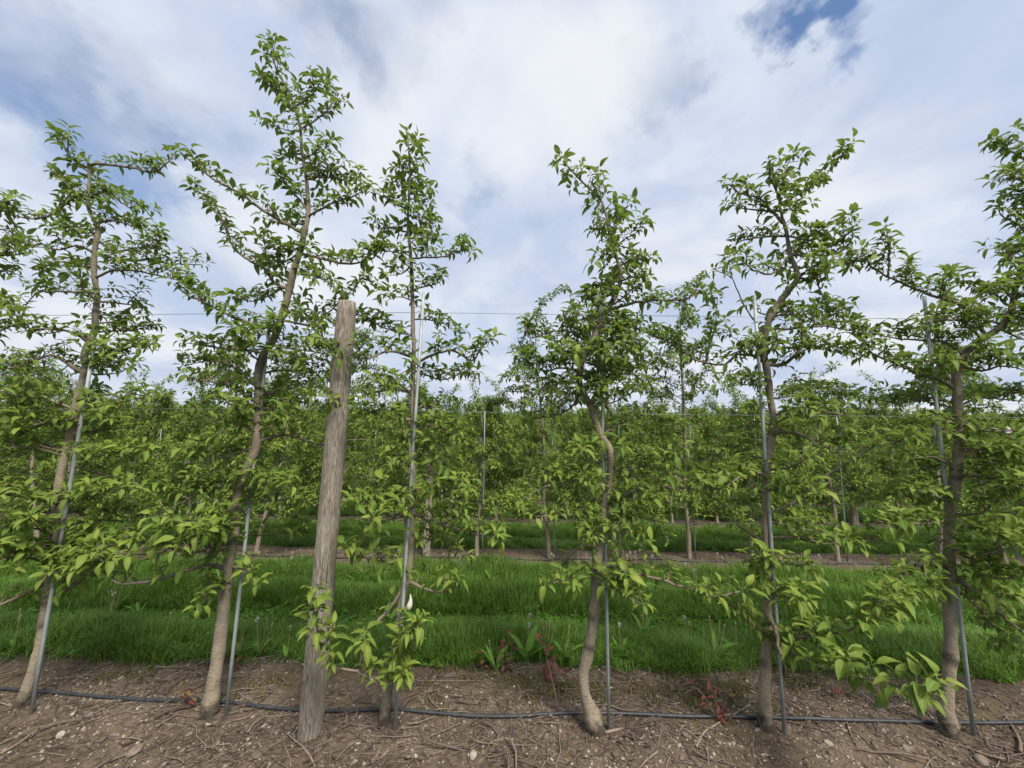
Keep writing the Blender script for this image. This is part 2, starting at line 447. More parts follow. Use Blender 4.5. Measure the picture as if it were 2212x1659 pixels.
# ------------------------------------------------------------------ leaf templates
def leaf_template(curl, fold, width, ns, na, wave=0.0, ph=0.0, petiole=.22, twist=0.0):
    """blade along +X length 1, upper side +Z; returns verts, quads, (across, along)"""
    V = []; A = []
    for i in range(ns):
        t = i/(ns-1)
        w = width*(max(0, math.sin(math.pi*min(1, t*1.03)**.90))**.60)*(1-.12*t)
        if i == 0 or i == ns-1: w = width*.015
        for j in range(na):
            a = -1+2*j/(na-1)
            y = a*w
            z = -curl*t*t+fold*abs(a)*w+wave*math.sin(ph+9*t)*abs(a)*w
            c, s_ = math.cos(twist*t), math.sin(twist*t)
            V.append((petiole+t-.22*curl*t*t, y*c, z+y*s_))
            A.append((abs(a), t))
    Q = []
    for i in range(ns-1):
        for j in range(na-1):
            Q.append((i*na+j, (i+1)*na+j, (i+1)*na+j+1, i*na+j+1))
    n0 = len(V)
    for p in ((-.02, -.012, 0), (-.02, .012, 0), (petiole+.02, .012, 0), (petiole+.02, -.012, 0)):
        V.append(p); A.append((0, 0))
    Q.append((n0, n0+3, n0+2, n0+1))
    return np.array(V), np.array(Q), np.array(A)
trng = np.random.default_rng(5)
def make_templates(n, ns, na):
    out = []
    for i in range(n):
        out.append(leaf_template(trng.uniform(.14, .80), trng.uniform(.15, .75), trng.uniform(.20, .27), ns, na,
                                 trng.uniform(.05, .25), trng.uniform(0, 6), trng.uniform(.18, .36), trng.uniform(-.35, .35)))
    return out
T_FINE = make_templates(10, 7, 5)
T_MID = make_templates(8, 6, 3)
T_LOW = make_templates(6, 4, 3)

class Leaves:
    def __init__(s): s.p = []; s.x = []; s.z = []; s.s = []; s.t = []
    def add(s, p, x, z, size, tint):
        s.p.append(p); s.x.append(x); s.z.append(z); s.s.append(size); s.t.append(tint)
    def arrays(s):
        P = np.array(s.p); Xd = np.array(s.x); Zd = np.array(s.z)
        Xd /= np.linalg.norm(Xd, axis=1)[:, None]
        Yd = np.cross(Zd, Xd); Yd /= np.linalg.norm(Yd, axis=1)[:, None]+1e-9
        Zd = np.cross(Xd, Yd)
        return P, np.stack([Xd, Yd, Zd], -1), np.array(s.s), np.array(s.t)
def leaves_to_geo(g, P, R, S, T, temps, rng, wscale=1.0):
    vi = rng.integers(0, len(temps), len(P))
    for k, (V, Q, A) in enumerate(temps):
        m = np.where(vi == k)[0]
        if not len(m): continue
        VV = np.einsum('nij,vj->nvi', R[m], V)*S[m][:, None, None]+P[m][:, None, :]
        n, nv = len(m), len(V)
        QQ = Q[None]+(np.arange(n)*nv)[:, None, None]
        C = np.concatenate([np.repeat(T[m][:, None, None], nv, 1), np.repeat(A[None], n, 0)], -1)
        g.add(VV.reshape(-1, 3), None, QQ.reshape(-1, 4), C.reshape(-1, 3))

UP = np.array([0, 0, 1.0])
def rosette(L, p, axis, n, size, rng, tint=.4, droop=.12, bl=None):
    axis = nrm(axis)
    a = nrm(np.cross(axis, [.3, .9, .25])); b = np.cross(axis, a)
    az0 = rng.uniform(0, 6.28)
    for i in range(n):
        az = az0+i*2.4+rng.uniform(-.4, .4)
        k = (i+.5)/n
        tilt = math.radians(30+72*k)+rng.uniform(-.25, .25)
        r = math.cos(az)*a+math.sin(az)*b
        d = axis*math.cos(tilt)+r*math.sin(tilt)
        d[2] -= droop*k
        d = nrm(d)
        z = axis*.35+rng.normal(0, .27, 3)+UP*1.0
        z = z-d*(z @ d)
        sz = size*(.50+.55*math.sin(math.pi*min(1, .25+.6*k)))*min(1.5, math.exp(rng.normal(0, .28)))
        tt = tint+(.32*(1-k)**2)+rng.normal(0, .19)
        L.add(p+axis*(.004*(n-i)), d, nrm(z), sz, min(1, max(0, tt)))
    if rng.random() < .30:
        for i in range(2):
            d = nrm(axis+rng.normal(0, .18, 3)); z = rng.normal(0, 1, 3); z = nrm(z-d*(z @ d))
            L.add(p+axis*.02, d, z, size*rng.uniform(.45, .7), rng.uniform(.8, 1))
    if bl is not None:
        for i in range(rng.integers(2, 5)):
            d = nrm(axis+rng.normal(0, .5, 3))
            bl.append((p, d, rng.uniform(.018, .034)))

def blossoms_geo(g, bl, rng):
    for (p, d, ln) in bl:
        e = p+d*ln
        a = nrm(np.cross(d, [.2, .5, .8])); b = np.cross(d, a)
        r = .0012; t = rng.uniform(0, 1)
        V = [p+a*r, p+b*r, p-a*r, e+a*r, e+b*r, e-a*r]
        Q = [(0, 1, 4, 3), (1, 2, 5, 4), (2, 0, 3, 5)]
        g.add(V, None, Q, np.array([t*.3, 0, 0]))
        k = rng.uniform(.0028, .0048)
        O = [e+d*k*1.6, e-d*k, e+a*k, e-a*k, e+b*k, e-b*k]
        g.add(O, [(0, 2, 4), (0, 4, 3), (0, 3, 5), (0, 5, 2), (1, 4, 2), (1, 3, 4), (1, 5, 3), (1, 2, 5)], None,
              np.array([t, 0, 0]))

def dress_branch(g, L, bl, P, R, rng, dens=1.0, size=.07, bare=.12, tint=.4, twigs=1.0, tip=True):
    """spurs, side twigs and leaf rosettes along one branch; twigs go into the branch's own mesh"""
    seg = np.linalg.norm(np.diff(P, axis=0), axis=1)
    S = np.concatenate([[0], np.cumsum(seg)]); Lt = S[-1]
    def at(s):
        i = min(len(seg)-1, int(np.searchsorted(S, s, 'right')-1))
        t = (s-S[i])/(seg[i]+1e-9)
        return P[i]*(1-t)+P[i+1]*t, nrm(P[i+1]-P[i]), R[i]*(1-t)+R[i+1]*t
    s = Lt*bare+rng.uniform(0, .03)
    nxt = s+rng.uniform(.04, .12)
    while s < Lt-.015:
        p, t, r = at(s)
        side = rng.normal(0, 1, 3); side -= t*(side @ t); side = nrm(side)
        ax = nrm(UP*1.0+side*.6+t*.35)
        ln = rng.uniform(.008, .035)
        e = p+ax*ln
        tube(g, [p, e], [.0026, .0020], 4, cap=False)
        rosette(L, e, ax, rng.integers(5, 10), size*rng.uniform(.75, 1.25), rng, tint, bl=bl if rng.random() < .42 else None)
        if s > nxt and twigs > 0:
            nxt = s+rng.uniform(.09, .2)/twigs
            fr = 1-s/Lt
            tl = rng.uniform(.04, .10)+.10*fr*rng.random()
            d0 = nrm(t*rng.uniform(.3, .9)+side*.8+UP*rng.uniform(.1, .9))
            d1 = nrm(d0+UP*rng.uniform(-.25, .5)+rng.normal(0, .15, 3))
            q = [p, p+d0*tl*.5, p+d0*tl*.5+d1*tl*.5]
            tp, tr = spline(q, .03, [min(r, .0042), .0033, .0018])
            tube(g, tp, tr, 5, cap=False)
            kk = .35
            while kk < .95:
                pp = q[0]+(q[1]-q[0])*min(1, kk*2)+(q[2]-q[1])*max(0, kk*2-1)
                sd = nrm(rng.normal(0, 1, 3))
                rosette(L, pp, nrm(UP*.9+sd*.6+d1*.3), rng.integers(4, 7), size*rng.uniform(.7, 1.0), rng, tint, bl=bl if rng.random() < .3 else None)
                kk += .05/tl/dens*rng.uniform(.8, 1.3)
            rosette(L, q[2], nrm(d1+UP*.4), rng.integers(5, 9), size*rng.uniform(.85, 1.2), rng, tint+.1, bl=bl if rng.random() < .3 else None)
        s += .041/dens*rng.uniform(.5, 1.6)
    if tip:
        rosette(L, P[-1], nrm((P[-1]-P[-2])*30+UP*.5), rng.integers(6, 9), size*1.1, rng, tint+.12, bl=None)

# ------------------------------------------------------------------ front row trees, traced
TREES = {}
def W3(s): return [tuple(float(a) for a in q.split(',')) for q in s.split()]
# trunk: "x,y,width" in photo pixels; branches: (points, start width, depth at tip or None, density)
TREES['T1'] = dict(
 label='apple tree with forked bare-topped leader and a long level arm at its crown', 
 trunk='44,1534,36 60,1484,29 78,1405,27 95,1305,25 110,1205,24 121,1120,24 134,1020,23 151,936,22 169,857,21 182,796,19 189,764,18 200,715,17 206,681,16 208,640,15 204,591,14.5 206,538,14 211,500,14 207,485,13 196,462,10 189,432,9 191,392,8.5 194,356,8',
 br=[('197,356 225,354 254,358 286,363 331,372 362,350 381,328', 6, .05, 1), ('189,362 164,350 144,326 131,297', 5, -.05, .9),
 ('187,432 159,411 137,392 116,377', 5, -.1, 1.1), ('187,417 159,427 135,445 111,464 74,472 32,466 -6,440', 6, .1, 1.1),
 ('194,427 225,413 249,427 278,448 299,450', 5, -.12, 1.2), ('210,482 238,477 278,485 312,500', 5, .1, 1.2),
 ('213,522 251,545 286,535 331,535 349,515', 5, -.15, 1.1), ('210,547 269,563 327,560 364,570 436,572', 6, .1, 1.1),
 ('205,600 240,585 290,585 340,595 400,610 440,640', 5, -.1, 1.1), ('208,503 185,503 159,501 132,480', 4, .1, 1.1),
 ('203,545 164,530 127,540 98,533 66,535', 5, -.15, 1.1), ('203,577 159,575 127,575 98,580', 4, .15, 1.1),
 ('207,649 172,617 148,591', 4, -.15, 1), ('206,633 148,630 106,630 74,636 48,678', 5, .1, 1), ('209,650 265,657 304,662', 5, .12, 1),
 ('188,738 159,719 127,711 79,711 40,703', 6, -.2, 1.2), ('178,804 127,772 106,767 53,788 13,796', 8, -.15, 1), ('160,883 93,862 26,854 -5,858', 6, -.25, 1),
 ('167,862 206,867 225,886 265,867 312,859', 7, -.2, .9), ('183,806 212,809 251,806 291,790', 5, .2, 1.2), ('145,976 212,986 265,984 317,970', 5, -.25, 1.1),
 ('144,976 93,960 40,949 0,962', 5, .2, 1), ('128,1085 185,1074 225,1063 300,1060', 6, -.25, 1), ('128,1090 93,1081 40,1071 0,1071', 5, -.3, 1),
 ('100,1255 51,1285 0,1306 -40,1322', 9, -.2, .35), ('97,1292 153,1270 196,1237 232,1212', 7, -.12, .6), ('110,1197 175,1197 226,1212', 5, -.3, .9),
 ('108,1215 55,1205 7,1205', 5, -.25, .9), ('140,1000 200,1020 250,1030 330,1020', 5, .25, 1.1), ('118,1140 180,1130 250,1125 330,1140', 6, .2, 1.1),
 ('198,720 240,715 290,712 330,705', 5, .15, 1.1), ('193,750 240,762 285,750 330,742', 5, -.15, 1.1), ('158,905 110,915 60,925 10,915', 5, -.1, 1.1),
 ('150,940 215,930 270,925 340,930', 5, .1, 1.1), ('118,1150 60,1140 10,1150', 5, -.2, 1.2), ('112,1190 170,1170 250,1165 320,1180', 5, -.2, 1.2), ('125,1110 190,1100 260,1105 330,1095', 5, .1, 1.2), ('108,1215 150,1235 200,1225', 4, -.2, 1.1), ('180,790 230,790 270,775', 4, -.12, 1.3), ('160,880 200,905 250,905', 4, -.2, 1.2)])
TREES['T2'] = dict(
 label='tallest apple tree with a leafy spire, standing beside the thick wooden post',
 trunk='452,1556,38 458,1500,33 469,1420,32 479,1339,30 489,1272,28 497,1205,27 503,1160,26 511,1091,25 523,1038,22 538,1004,22 551,970,22 556,925,21 556,851,19 560,806,18 571,767,18 589,729,17.5 604,690,17 622,633,16 637,583,15 649,538,14 659,503,13 664,465,11 662,412,9 658,376,8 652,323,7 649,275,6 637,233,5 628,204,4.5 604,162,4 592,122,3 589,106,2.5',
 br=[('656,504 601,474 545,439 518,416 467,391 423,358 396,335', 7, -.15, .9), ('616,622 592,610 574,583 533,559 503,532 482,477 458,451 443,424 420,412', 7, .1, .9),
 ('666,468 708,443 756,427 791,412', 5, -.1, 1.1), ('659,380 699,382 741,388 780,391', 5, .1, 1.2), ('649,280 684,257 708,239 720,204 699,174', 4, .1, 1.2),
 ('637,232 675,204 696,174', 4, -.08, 1.3), ('632,235 604,210 577,180 562,165', 4, .05, 1.2), ('649,285 616,281 601,275', 3, -.05, 1),
 ('662,451 631,412 607,382 592,367', 4, -.1, 1.2), ('661,483 610,483 568,471', 4, .12, 1), ('649,535 613,544 586,532 560,515', 5, -.12, 1.1),
 ('650,547 711,562 759,571 806,556 830,530', 6, -.12, 1.1), ('598,700 562,705 518,690 482,675 444,654 402,636 375,612', 7, -.2, 1.2), ('612,665 661,690 676,708 700,730', 5, -.15, 1),
 ('605,690 681,705 699,684 741,645 786,598', 5, .12, 1.1), ('556,870 509,839 479,827 435,821 402,815', 8, -.2, .9), ('556,855 622,842 652,830 690,815', 5, .15, 1.1),
 ('557,900 600,880 650,870 710,868', 5, -.2, 1.2), ('556,952 622,940 670,955 699,961 744,952 795,950', 7, .16, .7), ('555,934 503,910 458,904 414,880', 5, .15, 1.1),
 ('573,761 503,755 444,746 400,740', 5, -.1, 1.1), ('583,746 628,752 682,761 726,770', 5, -.15, 1.2), ('516,1057 490,1049 450,1057 410,1075 384,1091 340,1110', 7, -.25, .9),
 ('492,1229 449,1221 408,1232 335,1252 268,1261 240,1250', 10, -.1, .35), ('495,1221 532,1231 553,1255', 7, -.1, .5), ('508,1118 458,1118 424,1128 375,1125', 5, -.3, 1),
 ('505,1155 569,1157 622,1157', 4, .2, .9), ('500,1180 471,1152 437,1157 395,1185', 5, -.4, 1), ('489,1270 460,1275 435,1305', 4, -.2, 1.2), ('560,810 600,800 650,800 700,790', 5, .12, 1.2),
 ('555,960 500,985 440,990 390,1000', 5, -.15, 1.1), ('520,1050 570,1040 620,1040', 4, -.25, 1.1), ('556,840 500,790 450,780 400,790', 5, .2, 1.1), ('648,545 620,565 590,575 560,565', 4, .1, 1),
 ('640,590 690,600 720,620', 4, -.15, 1.3), ('630,610 580,640 540,650 500,640', 4, .15, 1.2), ('654,340 690,330 715,310', 3, -.1, 1.4), ('653,330 620,340 600,350', 3, .1, 1.2), ('655,350 690,365 712,372', 3, .1, 1.4), ('508,1110 470,1085 420,1050 360,1045', 5, -.2, 1.2), ('500,1180 450,1195 400,1190 350,1200', 5, -.2, 1.2), ('512,1090 560,1085 610,1080 640,1075', 5, -.1, 1.1), ('556,880 530,870 500,860', 4, -.2, 1.3), ('570,770 600,780 640,785', 4, -.2, 1.3), ('600,700 580,720 550,725', 4, -.2, 1.3), ('555,930 590,920 620,905', 4, -.2, 1.2)])
TREES['T3'] = dict(
 label='slender straight apple tree with a low looping branch, just past the wooden post',
 trunk='829,1566,25 833,1530,21 836,1507,19 846,1453,18 855,1386,17 869,1290,16 879,1252,16 888,1190,16 890,1130,15 892,1080,12 894,1026,11 894,981,11 892,921,10.5 891,862,10 892,817,10 894,743,9 892,719,9 891,664,8.5 889,604,8 886,545,7 881,485,6 883,426,5 886,366,4 883,330,3.5 882,305,3 881,290,2',
 br=[('876,1262 860,1286 827,1333 780,1376 783,1420 773,1450 803,1467 827,1480 854,1472 872,1450', 8, -.22, .55), ('774,1450 733,1443 705,1425 690,1385 680,1335 677,1285', 5, -.42, .8),
 ('840,1478 862,1440 869,1390 897,1353', 4, -.25, 1), ('880,1257 907,1266 941,1278 977,1271 992,1258', 8, -.08, .5), ('886,545 854,545 815,541 795,555', 4, -.1, 1.1),
 ('882,503 854,494 818,494 800,482', 4, .1, 1.2), ('887,559 925,557 961,553 1003,541 1016,549', 4, -.1, 1.2), ('882,449 854,443 830,425 812,419', 4, -.1, 1.3), ('883,430 901,431 925,437', 3, .1, 1.4),
 ('886,375 901,363 910,351', 3, 0, 1.2), ('885,366 866,360 856,363', 3, 0, 1.2), ('884,515 913,515 943,515', 4, .1, 1.3), ('888,575 866,592 839,595', 4, -.1, 1.1), ('890,628 919,619 943,613 955,601', 4, .1, 1.1),
 ('893,772 845,758 800,772 770,787', 6, -.15, 1.2), ('893,787 934,767 979,758 1020,778 1040,750 1060,735', 6, -.1, 1.2), ('894,966 925,966 949,981 962,1002', 6, -.12, .7),
 ('894,1005 872,1005 839,996 815,1011', 5, -.2, 1), ('892,880 934,880 973,874', 5, .1, 1.2), ('891,847 854,841 815,847 785,853', 5, .12, 1.2), ('891,1109 931,1127 994,1145 1038,1157 1068,1168', 6, -.2, .75),
 ('890,1109 839,1124 809,1142 780,1180', 6, -.2, .8), ('893,1070 860,1085 815,1079 764,1085', 5, -.3, 1.1), ('893,1055 934,1070 979,1055 1012,1038', 5, -.3, 1), ('892,725 850,715 810,700 780,690', 4, .1, 1.2),
 ('891,690 925,690 960,700 985,720', 4, .12, 1.2), ('890,650 860,640 835,650', 3, -.1, 1.2), ('893,800 950,820 990,810 1010,800', 4, .15, 1.3), ('893,905 850,905 800,890 770,880', 5, -.2, 1.2), ('893,920 940,925 985,935', 4, -.2, 1.2),
 ('883,465 905,475 925,470', 3, -.08, 1.5), ('882,410 862,400 850,400', 3, .05, 1.5), ('884,395 905,395 920,405', 3, .05, 1.5), ('889,1150 930,1165 975,1180 1000,1200', 4, .12, .9), ('886,1205 840,1215 790,1205 750,1190', 5, -.25, .9)])
TREES['T4'] = dict(
 label='apple tree with a crooked elbow low on its trunk and a sparse leader tilting sideways',
 trunk='1289,1590,37 1281,1553,36 1272,1525,25 1264,1500,22 1260,1460,24 1268,1420,24 1279,1353,23 1285,1296,22 1287,1235,22 1293,1190,22 1299,1160,20 1304,1120,18 1309,1080,15 1316,1045,13 1318,999,14 1313,966,17 1298,943,18 1287,910,15 1273,871,14 1258,847,13 1250,815,12 1256,785,12 1280,735,12 1312,672,11 1340,610,8.5 1335,572,7.5 1326,535,7 1316,502,6 1310,469,5 1297,429,4.5 1270,403,4 1237,373,3 1218,348,2.2',
 br=[('1311,1089 1356,1066 1406,1052 1455,1054 1555,1056', 9, -.2, .7), ('1287,1218 1330,1223 1376,1238 1455,1261 1505,1277 1547,1289 1597,1277', 8, -.3, .45), ('1291,1181 1263,1178 1240,1191 1197,1238', 9, .1, .3),
 ('1309,963 1273,966 1240,993 1214,1016', 5, -.15, .8), ('1300,940 1339,917 1379,899 1420,895', 6, .15, 1), ('1303,1125 1250,1112 1200,1115 1157,1115', 5, -.2, .9), ('1314,1052 1257,1042 1217,1042 1174,1052 1130,1080', 5, -.25, 1),
 ('1282,730 1234,717 1197,715 1144,730 1132,700', 5, .1, 1.1), ('1253,800 1217,795 1165,800 1125,770', 5, -.12, 1.1), ('1318,667 1373,654 1416,648 1475,648 1508,631 1525,633', 6, -.12, 1.2), ('1310,685 1376,710 1429,733 1462,742', 5, .1, 1.1),
 ('1330,545 1343,522 1363,509 1389,492', 4, -.08, 1.2), ('1336,575 1369,562 1389,562', 4, .1, 1.5), ('1334,560 1310,548 1287,565', 4, -.1, 1.4), ('1316,502 1340,479 1353,449 1363,439', 4, .08, 1.2), ('1298,432 1295,400 1293,376', 3, 0, 1.2),
 ('1340,608 1370,598 1392,600', 4, -.1, 1.6), ('1335,625 1310,625 1283,638 1260,651', 4, .1, 1.5), ('1310,690 1336,700 1353,720 1389,747', 4, -.18, 1.2), ('1258,840 1323,811 1373,811 1392,825', 5, -.15, 1.3), ('1255,800 1323,801 1389,795 1430,800', 5, .15, 1.2),
 ('1256,825 1207,828 1158,847 1145,864', 5, -.1, 1.1), ('1287,1245 1230,1250 1188,1262', 4, -.2, .8), ('1286,1255 1325,1280 1350,1290 1385,1302', 4, -.3, .9), ('1317,1020 1376,1010 1422,1000 1452,985', 5, -.2, 1.1), ('1270,760 1310,750 1350,760', 4, -.2, 1.4),
 ('1262,780 1300,790 1340,780', 4, .12, 1.3), ('1262,775 1240,750 1225,720 1230,680', 4, .1, 1), ('1290,720 1340,725 1365,740', 4, .15, 1.3), ('1255,845 1235,880 1190,900 1150,905', 5, .15, 1.1), ('1275,870 1320,870 1360,850 1400,840', 4, .1, 1.1),
 ('1312,1060 1350,1110 1380,1130', 4, -.1, 1.1), ('1295,1150 1340,1150 1390,1170', 4, -.2, .9), ('1325,530 1300,505 1285,500', 3, 0, 1.5), ('1317,990 1260,1010 1200,1020 1150,1010', 4, .2, 1.1), ('1285,1235 1335,1250 1350,1250', 3, -.2, .9), ('1300,700 1275,690 1250,680', 4, -.15, 1.4), ('1290,715 1320,720 1345,735', 4, -.18, 1.4), ('1270,755 1290,770 1320,775', 4, -.2, 1.4), ('1255,790 1230,770 1205,760', 4, -.15, 1.3), ('1252,810 1280,830 1310,840', 4, -.18, 1.3), ('1262,850 1230,850 1200,870', 4, -.15, 1.2), ('1320,660 1350,640 1370,620', 4, -.12, 1.4), ('1315,665 1290,650 1275,640', 4, -.12, 1.4)])
TREES['T5'] = dict(
 label='apple tree whose bare trunk slants sideways above the wire below a bushy crown',
 trunk='1658,1580,33 1654,1546,27 1651,1488,26 1654,1433,26 1659,1358,24 1659,1306,21 1659,1231,18.5 1656,1165,16 1653,1099,15 1652,1045,15 1660,975,18 1672,933,22 1671,900,16 1665,857,16 1656,800,17 1650,754,16 1656,704,15.5 1673,668,15.5 1706,625,15 1721,602,14 1716,578,11 1706,548,10 1697,502,8.5 1688,472,7 1686,439,6 1688,406,5 1693,373,4 1702,352,3 1710,338,2.2',
 br=[('1720,612 1765,595 1812,572 1861,562 1885,560', 6, -.1, 1.1), ('1690,482 1656,446 1640,429 1597,416 1574,398', 6, -.1, 1), ('1655,455 1613,452 1574,443', 4, .06, 1), ('1687,439 1739,413 1779,383 1802,353 1828,327', 5, .08, 1),
 ('1686,429 1660,373 1676,343', 4, -.1, 1.2), ('1698,510 1712,512 1752,519 1785,502 1805,495', 5, -.15, 1.3), ('1706,548 1762,552 1812,545 1841,512 1835,469', 5, -.12, 1.2), ('1698,510 1646,512 1607,519 1590,525', 5, .1, 1.2),
 ('1706,552 1666,591 1626,582 1600,562 1577,572', 5, -.1, 1.1), ('1652,720 1630,694 1600,644 1583,601 1574,566', 4, .05, .25), ('1745,602 1762,601 1775,638 1795,664 1828,664', 4, -.1, 1.1), ('1653,787 1693,787 1719,767 1739,737 1732,712', 9, -.15, .9),
 ('1660,711 1712,711 1779,704 1845,717 1880,730', 5, -.15, 1.3), ('1651,783 1630,770 1590,767 1567,787 1517,783 1481,763 1450,745', 7, .05, .9), ('1524,783 1545,700 1550,641', 4, .05, 1), ('1668,940 1696,932 1732,937 1762,963', 9, -.2, .5),
 ('1670,920 1636,909 1613,920 1603,963 1550,963', 6, .12, .6), ('1656,1015 1712,1008 1746,986', 5, -.3, 1), ('1654,1023 1613,1023 1557,1056 1514,1052', 5, -.2, 1), ('1655,1112 1712,1085 1772,1036 1861,980 1904,958 1950,955', 6, -.2, .7),
 ('1657,1175 1620,1152 1587,1132', 9, .15, .5), ('1655,1125 1732,1142 1785,1152', 5, -.2, .8), ('1657,1161 1729,1161 1779,1175 1861,1168 1920,1171', 6, -.1, .8), ('1659,1224 1706,1219 1746,1224', 5, -.15, .9),
 ('1659,1330 1674,1356 1681,1392 1687,1418', 11, -.2, 0), ('1686,1399 1728,1378 1780,1368 1830,1364 1882,1330 1934,1300', 6, -.42, .8), ('1688,1405 1707,1412 1752,1433 1810,1453 1850,1462 1890,1482', 7, -.5, .55), ('1850,1462 1900,1470 1960,1490 2018,1480', 4, -.62, .8),
 ('1679,1395 1639,1358 1591,1327 1572,1308', 4, -.15, .6), ('1659,1290 1648,1245 1652,1205', 4, -.35, 1.2), ('1668,860 1720,855 1780,850 1840,855', 5, .15, 1.1), ('1662,830 1610,830 1560,835', 4, -.15, 1.1), ('1653,770 1600,740 1570,720', 3, -.1, .8),
 ('1655,760 1700,750 1780,755 1850,770', 5, .1, 1.3), ('1672,900 1720,880 1790,890 1830,900', 5, -.2, 1.1), ('1653,1060 1700,1060 1760,1065', 4, -.35, 1), ('1671,680 1720,680 1780,675 1830,690', 4, .1, 1.2), ('1690,460 1720,445 1745,440', 3, -.1, 1.3),
 ('1655,990 1610,985 1560,990 1500,1000', 4, .2, 1), ('1708,560 1740,530 1760,535', 3, .1, 1.5), ('1660,1280 1700,1290 1740,1300', 4, -.3, .8)])
TREES['T6'] = dict(
 label='stout trunked apple tree with the densest low foliage, its top arching away from the post',
 trunk='2053,1588,46 2047,1535,35 2049,1460,33 2052,1392,33 2050,1323,32 2047,1265,31 2050,1198,29 2055,1099,29 2059,1066,30 2067,1000,29 2069,966,28 2066,917,26 2063,851,25 2066,800,23 2100,748,21 2165,695,19 2200,615,16 2222,540,13 2236,470,10 2238,410,7 2228,350,5 2200,312,3.5 2168,301,2.2',
 br=[('2130,722 2076,660 2010,637 1937,607 1881,574 1868,545', 7, -.15, 1), ('1918,600 1921,540 1914,494', 4, -.12, 1.2), ('1975,625 1968,590 1962,572', 3, -.1, 1), ('2030,640 2040,600 2050,587', 3, -.1, 1), ('2062,840 2033,821 1984,808 1931,781 1894,768 1860,745', 9, -.12, 1.1),
 ('2067,910 2122,930 2202,932 2240,935', 6, -.25, 1.1), ('2056,1085 2010,1069 1980,1059', 5, -.1, 1), ('2058,1069 1990,1055 1937,1066 1890,1080 1848,1082', 6, .12, 1.1), ('2064,1019 2023,988 1970,990', 4, -.15, .7), ('2049,1221 2003,1221 1970,1231 1937,1254', 11, -.05, .7),
 ('1993,1228 2003,1251 2026,1271', 6, -.05, .3), ('2050,1234 2096,1271 2142,1310 2190,1350 2228,1382', 11, -.1, .5), ('2052,1185 2119,1198 2202,1181', 6, -.3, 1.2), ('2056,1110 2119,1109 2169,1066 2210,1050', 5, -.35, 1.1), ('2066,1025 2136,1033 2210,1033', 6, -.2, 1.2),
 ('2068,973 2120,965 2180,950', 5, .15, 1.2), ('2066,915 2020,914 1954,956 1904,958', 6, -.1, 1), ('2070,790 2120,800 2170,790 2215,800', 6, -.2, 1.3), ('2085,772 2040,740 1990,735 1930,730 1880,720', 6, .1, 1.3), ('2225,520 2202,485 2170,470 2152,447', 5, .05, 1.2),
 ('2237,410 2195,385 2150,390', 4, -.05, 1.3), ('2230,360 2190,332 2150,310', 3, 0, 1.3), ('2063,870 2000,860 1940,870 1880,860', 6, .15, 1.2), ('2180,660 2150,640 2110,620 2080,605', 5, .1, 1.2), ('2190,640 2210,640 2240,640', 4, -.1, 1.2), ('2150,705 2190,725 2230,740', 5, -.2, 1.3),
 ('2068,990 2010,1010 1950,1020 1890,1010', 5, .2, 1.1), ('2054,1130 1990,1130 1920,1135', 5, -.15, 1), ('2052,1150 2110,1140 2180,1130 2230,1120', 5, .2, 1.2), ('2050,1215 2110,1240 2180,1250 2230,1240', 5, -.3, 1.2), ('2050,1260 2110,1310 2160,1370 2190,1410', 5, .25, 1),
 ('2049,1290 1980,1290 1930,1300 1900,1320', 5, -.3, 1), ('2066,880 2120,860 2190,865 2230,870', 5, .1, 1.2), ('2120,735 2090,700 2040,690 1990,700', 5, -.15, 1.2), ('2066,940 2110,990 2160,1000 2220,990', 5, -.3, 1.1), ('2230,450 2200,430 2180,425', 3, .1, 1.4), ('2210,590 2180,560 2170,530', 4, .1, 1), ('2190,650 2170,630 2140,640', 4, -.15, 1.3), ('2200,620 2215,600 2240,600', 4, -.12, 1.3), ('2160,700 2130,690 2100,670', 4, -.18, 1.3), ('2175,680 2200,690 2230,690', 4, -.15, 1.3), ('2100,750 2130,770 2170,760', 4, -.2, 1.3), ('2070,800 2040,790 2000,780', 4, -.15, 1.3), ('2225,530 2205,540 2180,560', 4, -.1, 1.3)])
TREES['T0'] = dict(
 label='apple tree seen only by branch tips reaching in beside the long armed tree',
 trunk='-345,1520,40 -320,1430,32 -290,1300,30 -260,1150,28 -230,1000,26 -205,850,22 -190,700,18 -180,600,15 -175,500,12 -170,420,9 -165,350,4',
 br=[('-180,600 -80,560 0,530 42,520', 6, -.05, 1.2), ('-183,620 -60,550 20,552 58,545', 6, .1, 1.3), ('-185,680 -60,665 -10,655 25,665', 6, -.1, 1.1), ('-190,720 -80,735 0,715 32,700', 6, .1, 1.2), ('-207,870 -100,890 -20,880 50,870', 6, -.15, 1.1),
 ('-230,1000 -100,1010 0,990 60,982', 6, .1, 1.1), ('-245,1080 -120,1110 0,1110 60,1125', 6, -.2, 1.1), ('-260,1150 -120,1220 0,1192 55,1182', 6, -.25, 1), ('-178,560 -100,500 -30,490 20,500', 5, .1, 1.2), ('-176,520 -60,450 -10,430 25,445', 5, 0, 1),
 ('-200,800 -90,810 -10,790 30,800', 5, .1, 1.2), ('-220,950 -110,940 -10,930 40,920', 5, .2, 1.1), ('-190,640 -120,620 -20,600 25,575', 5, .1, 1.2), ('-250,1100 -100,1040 0,1040 40,1030', 5, .2, 1)])
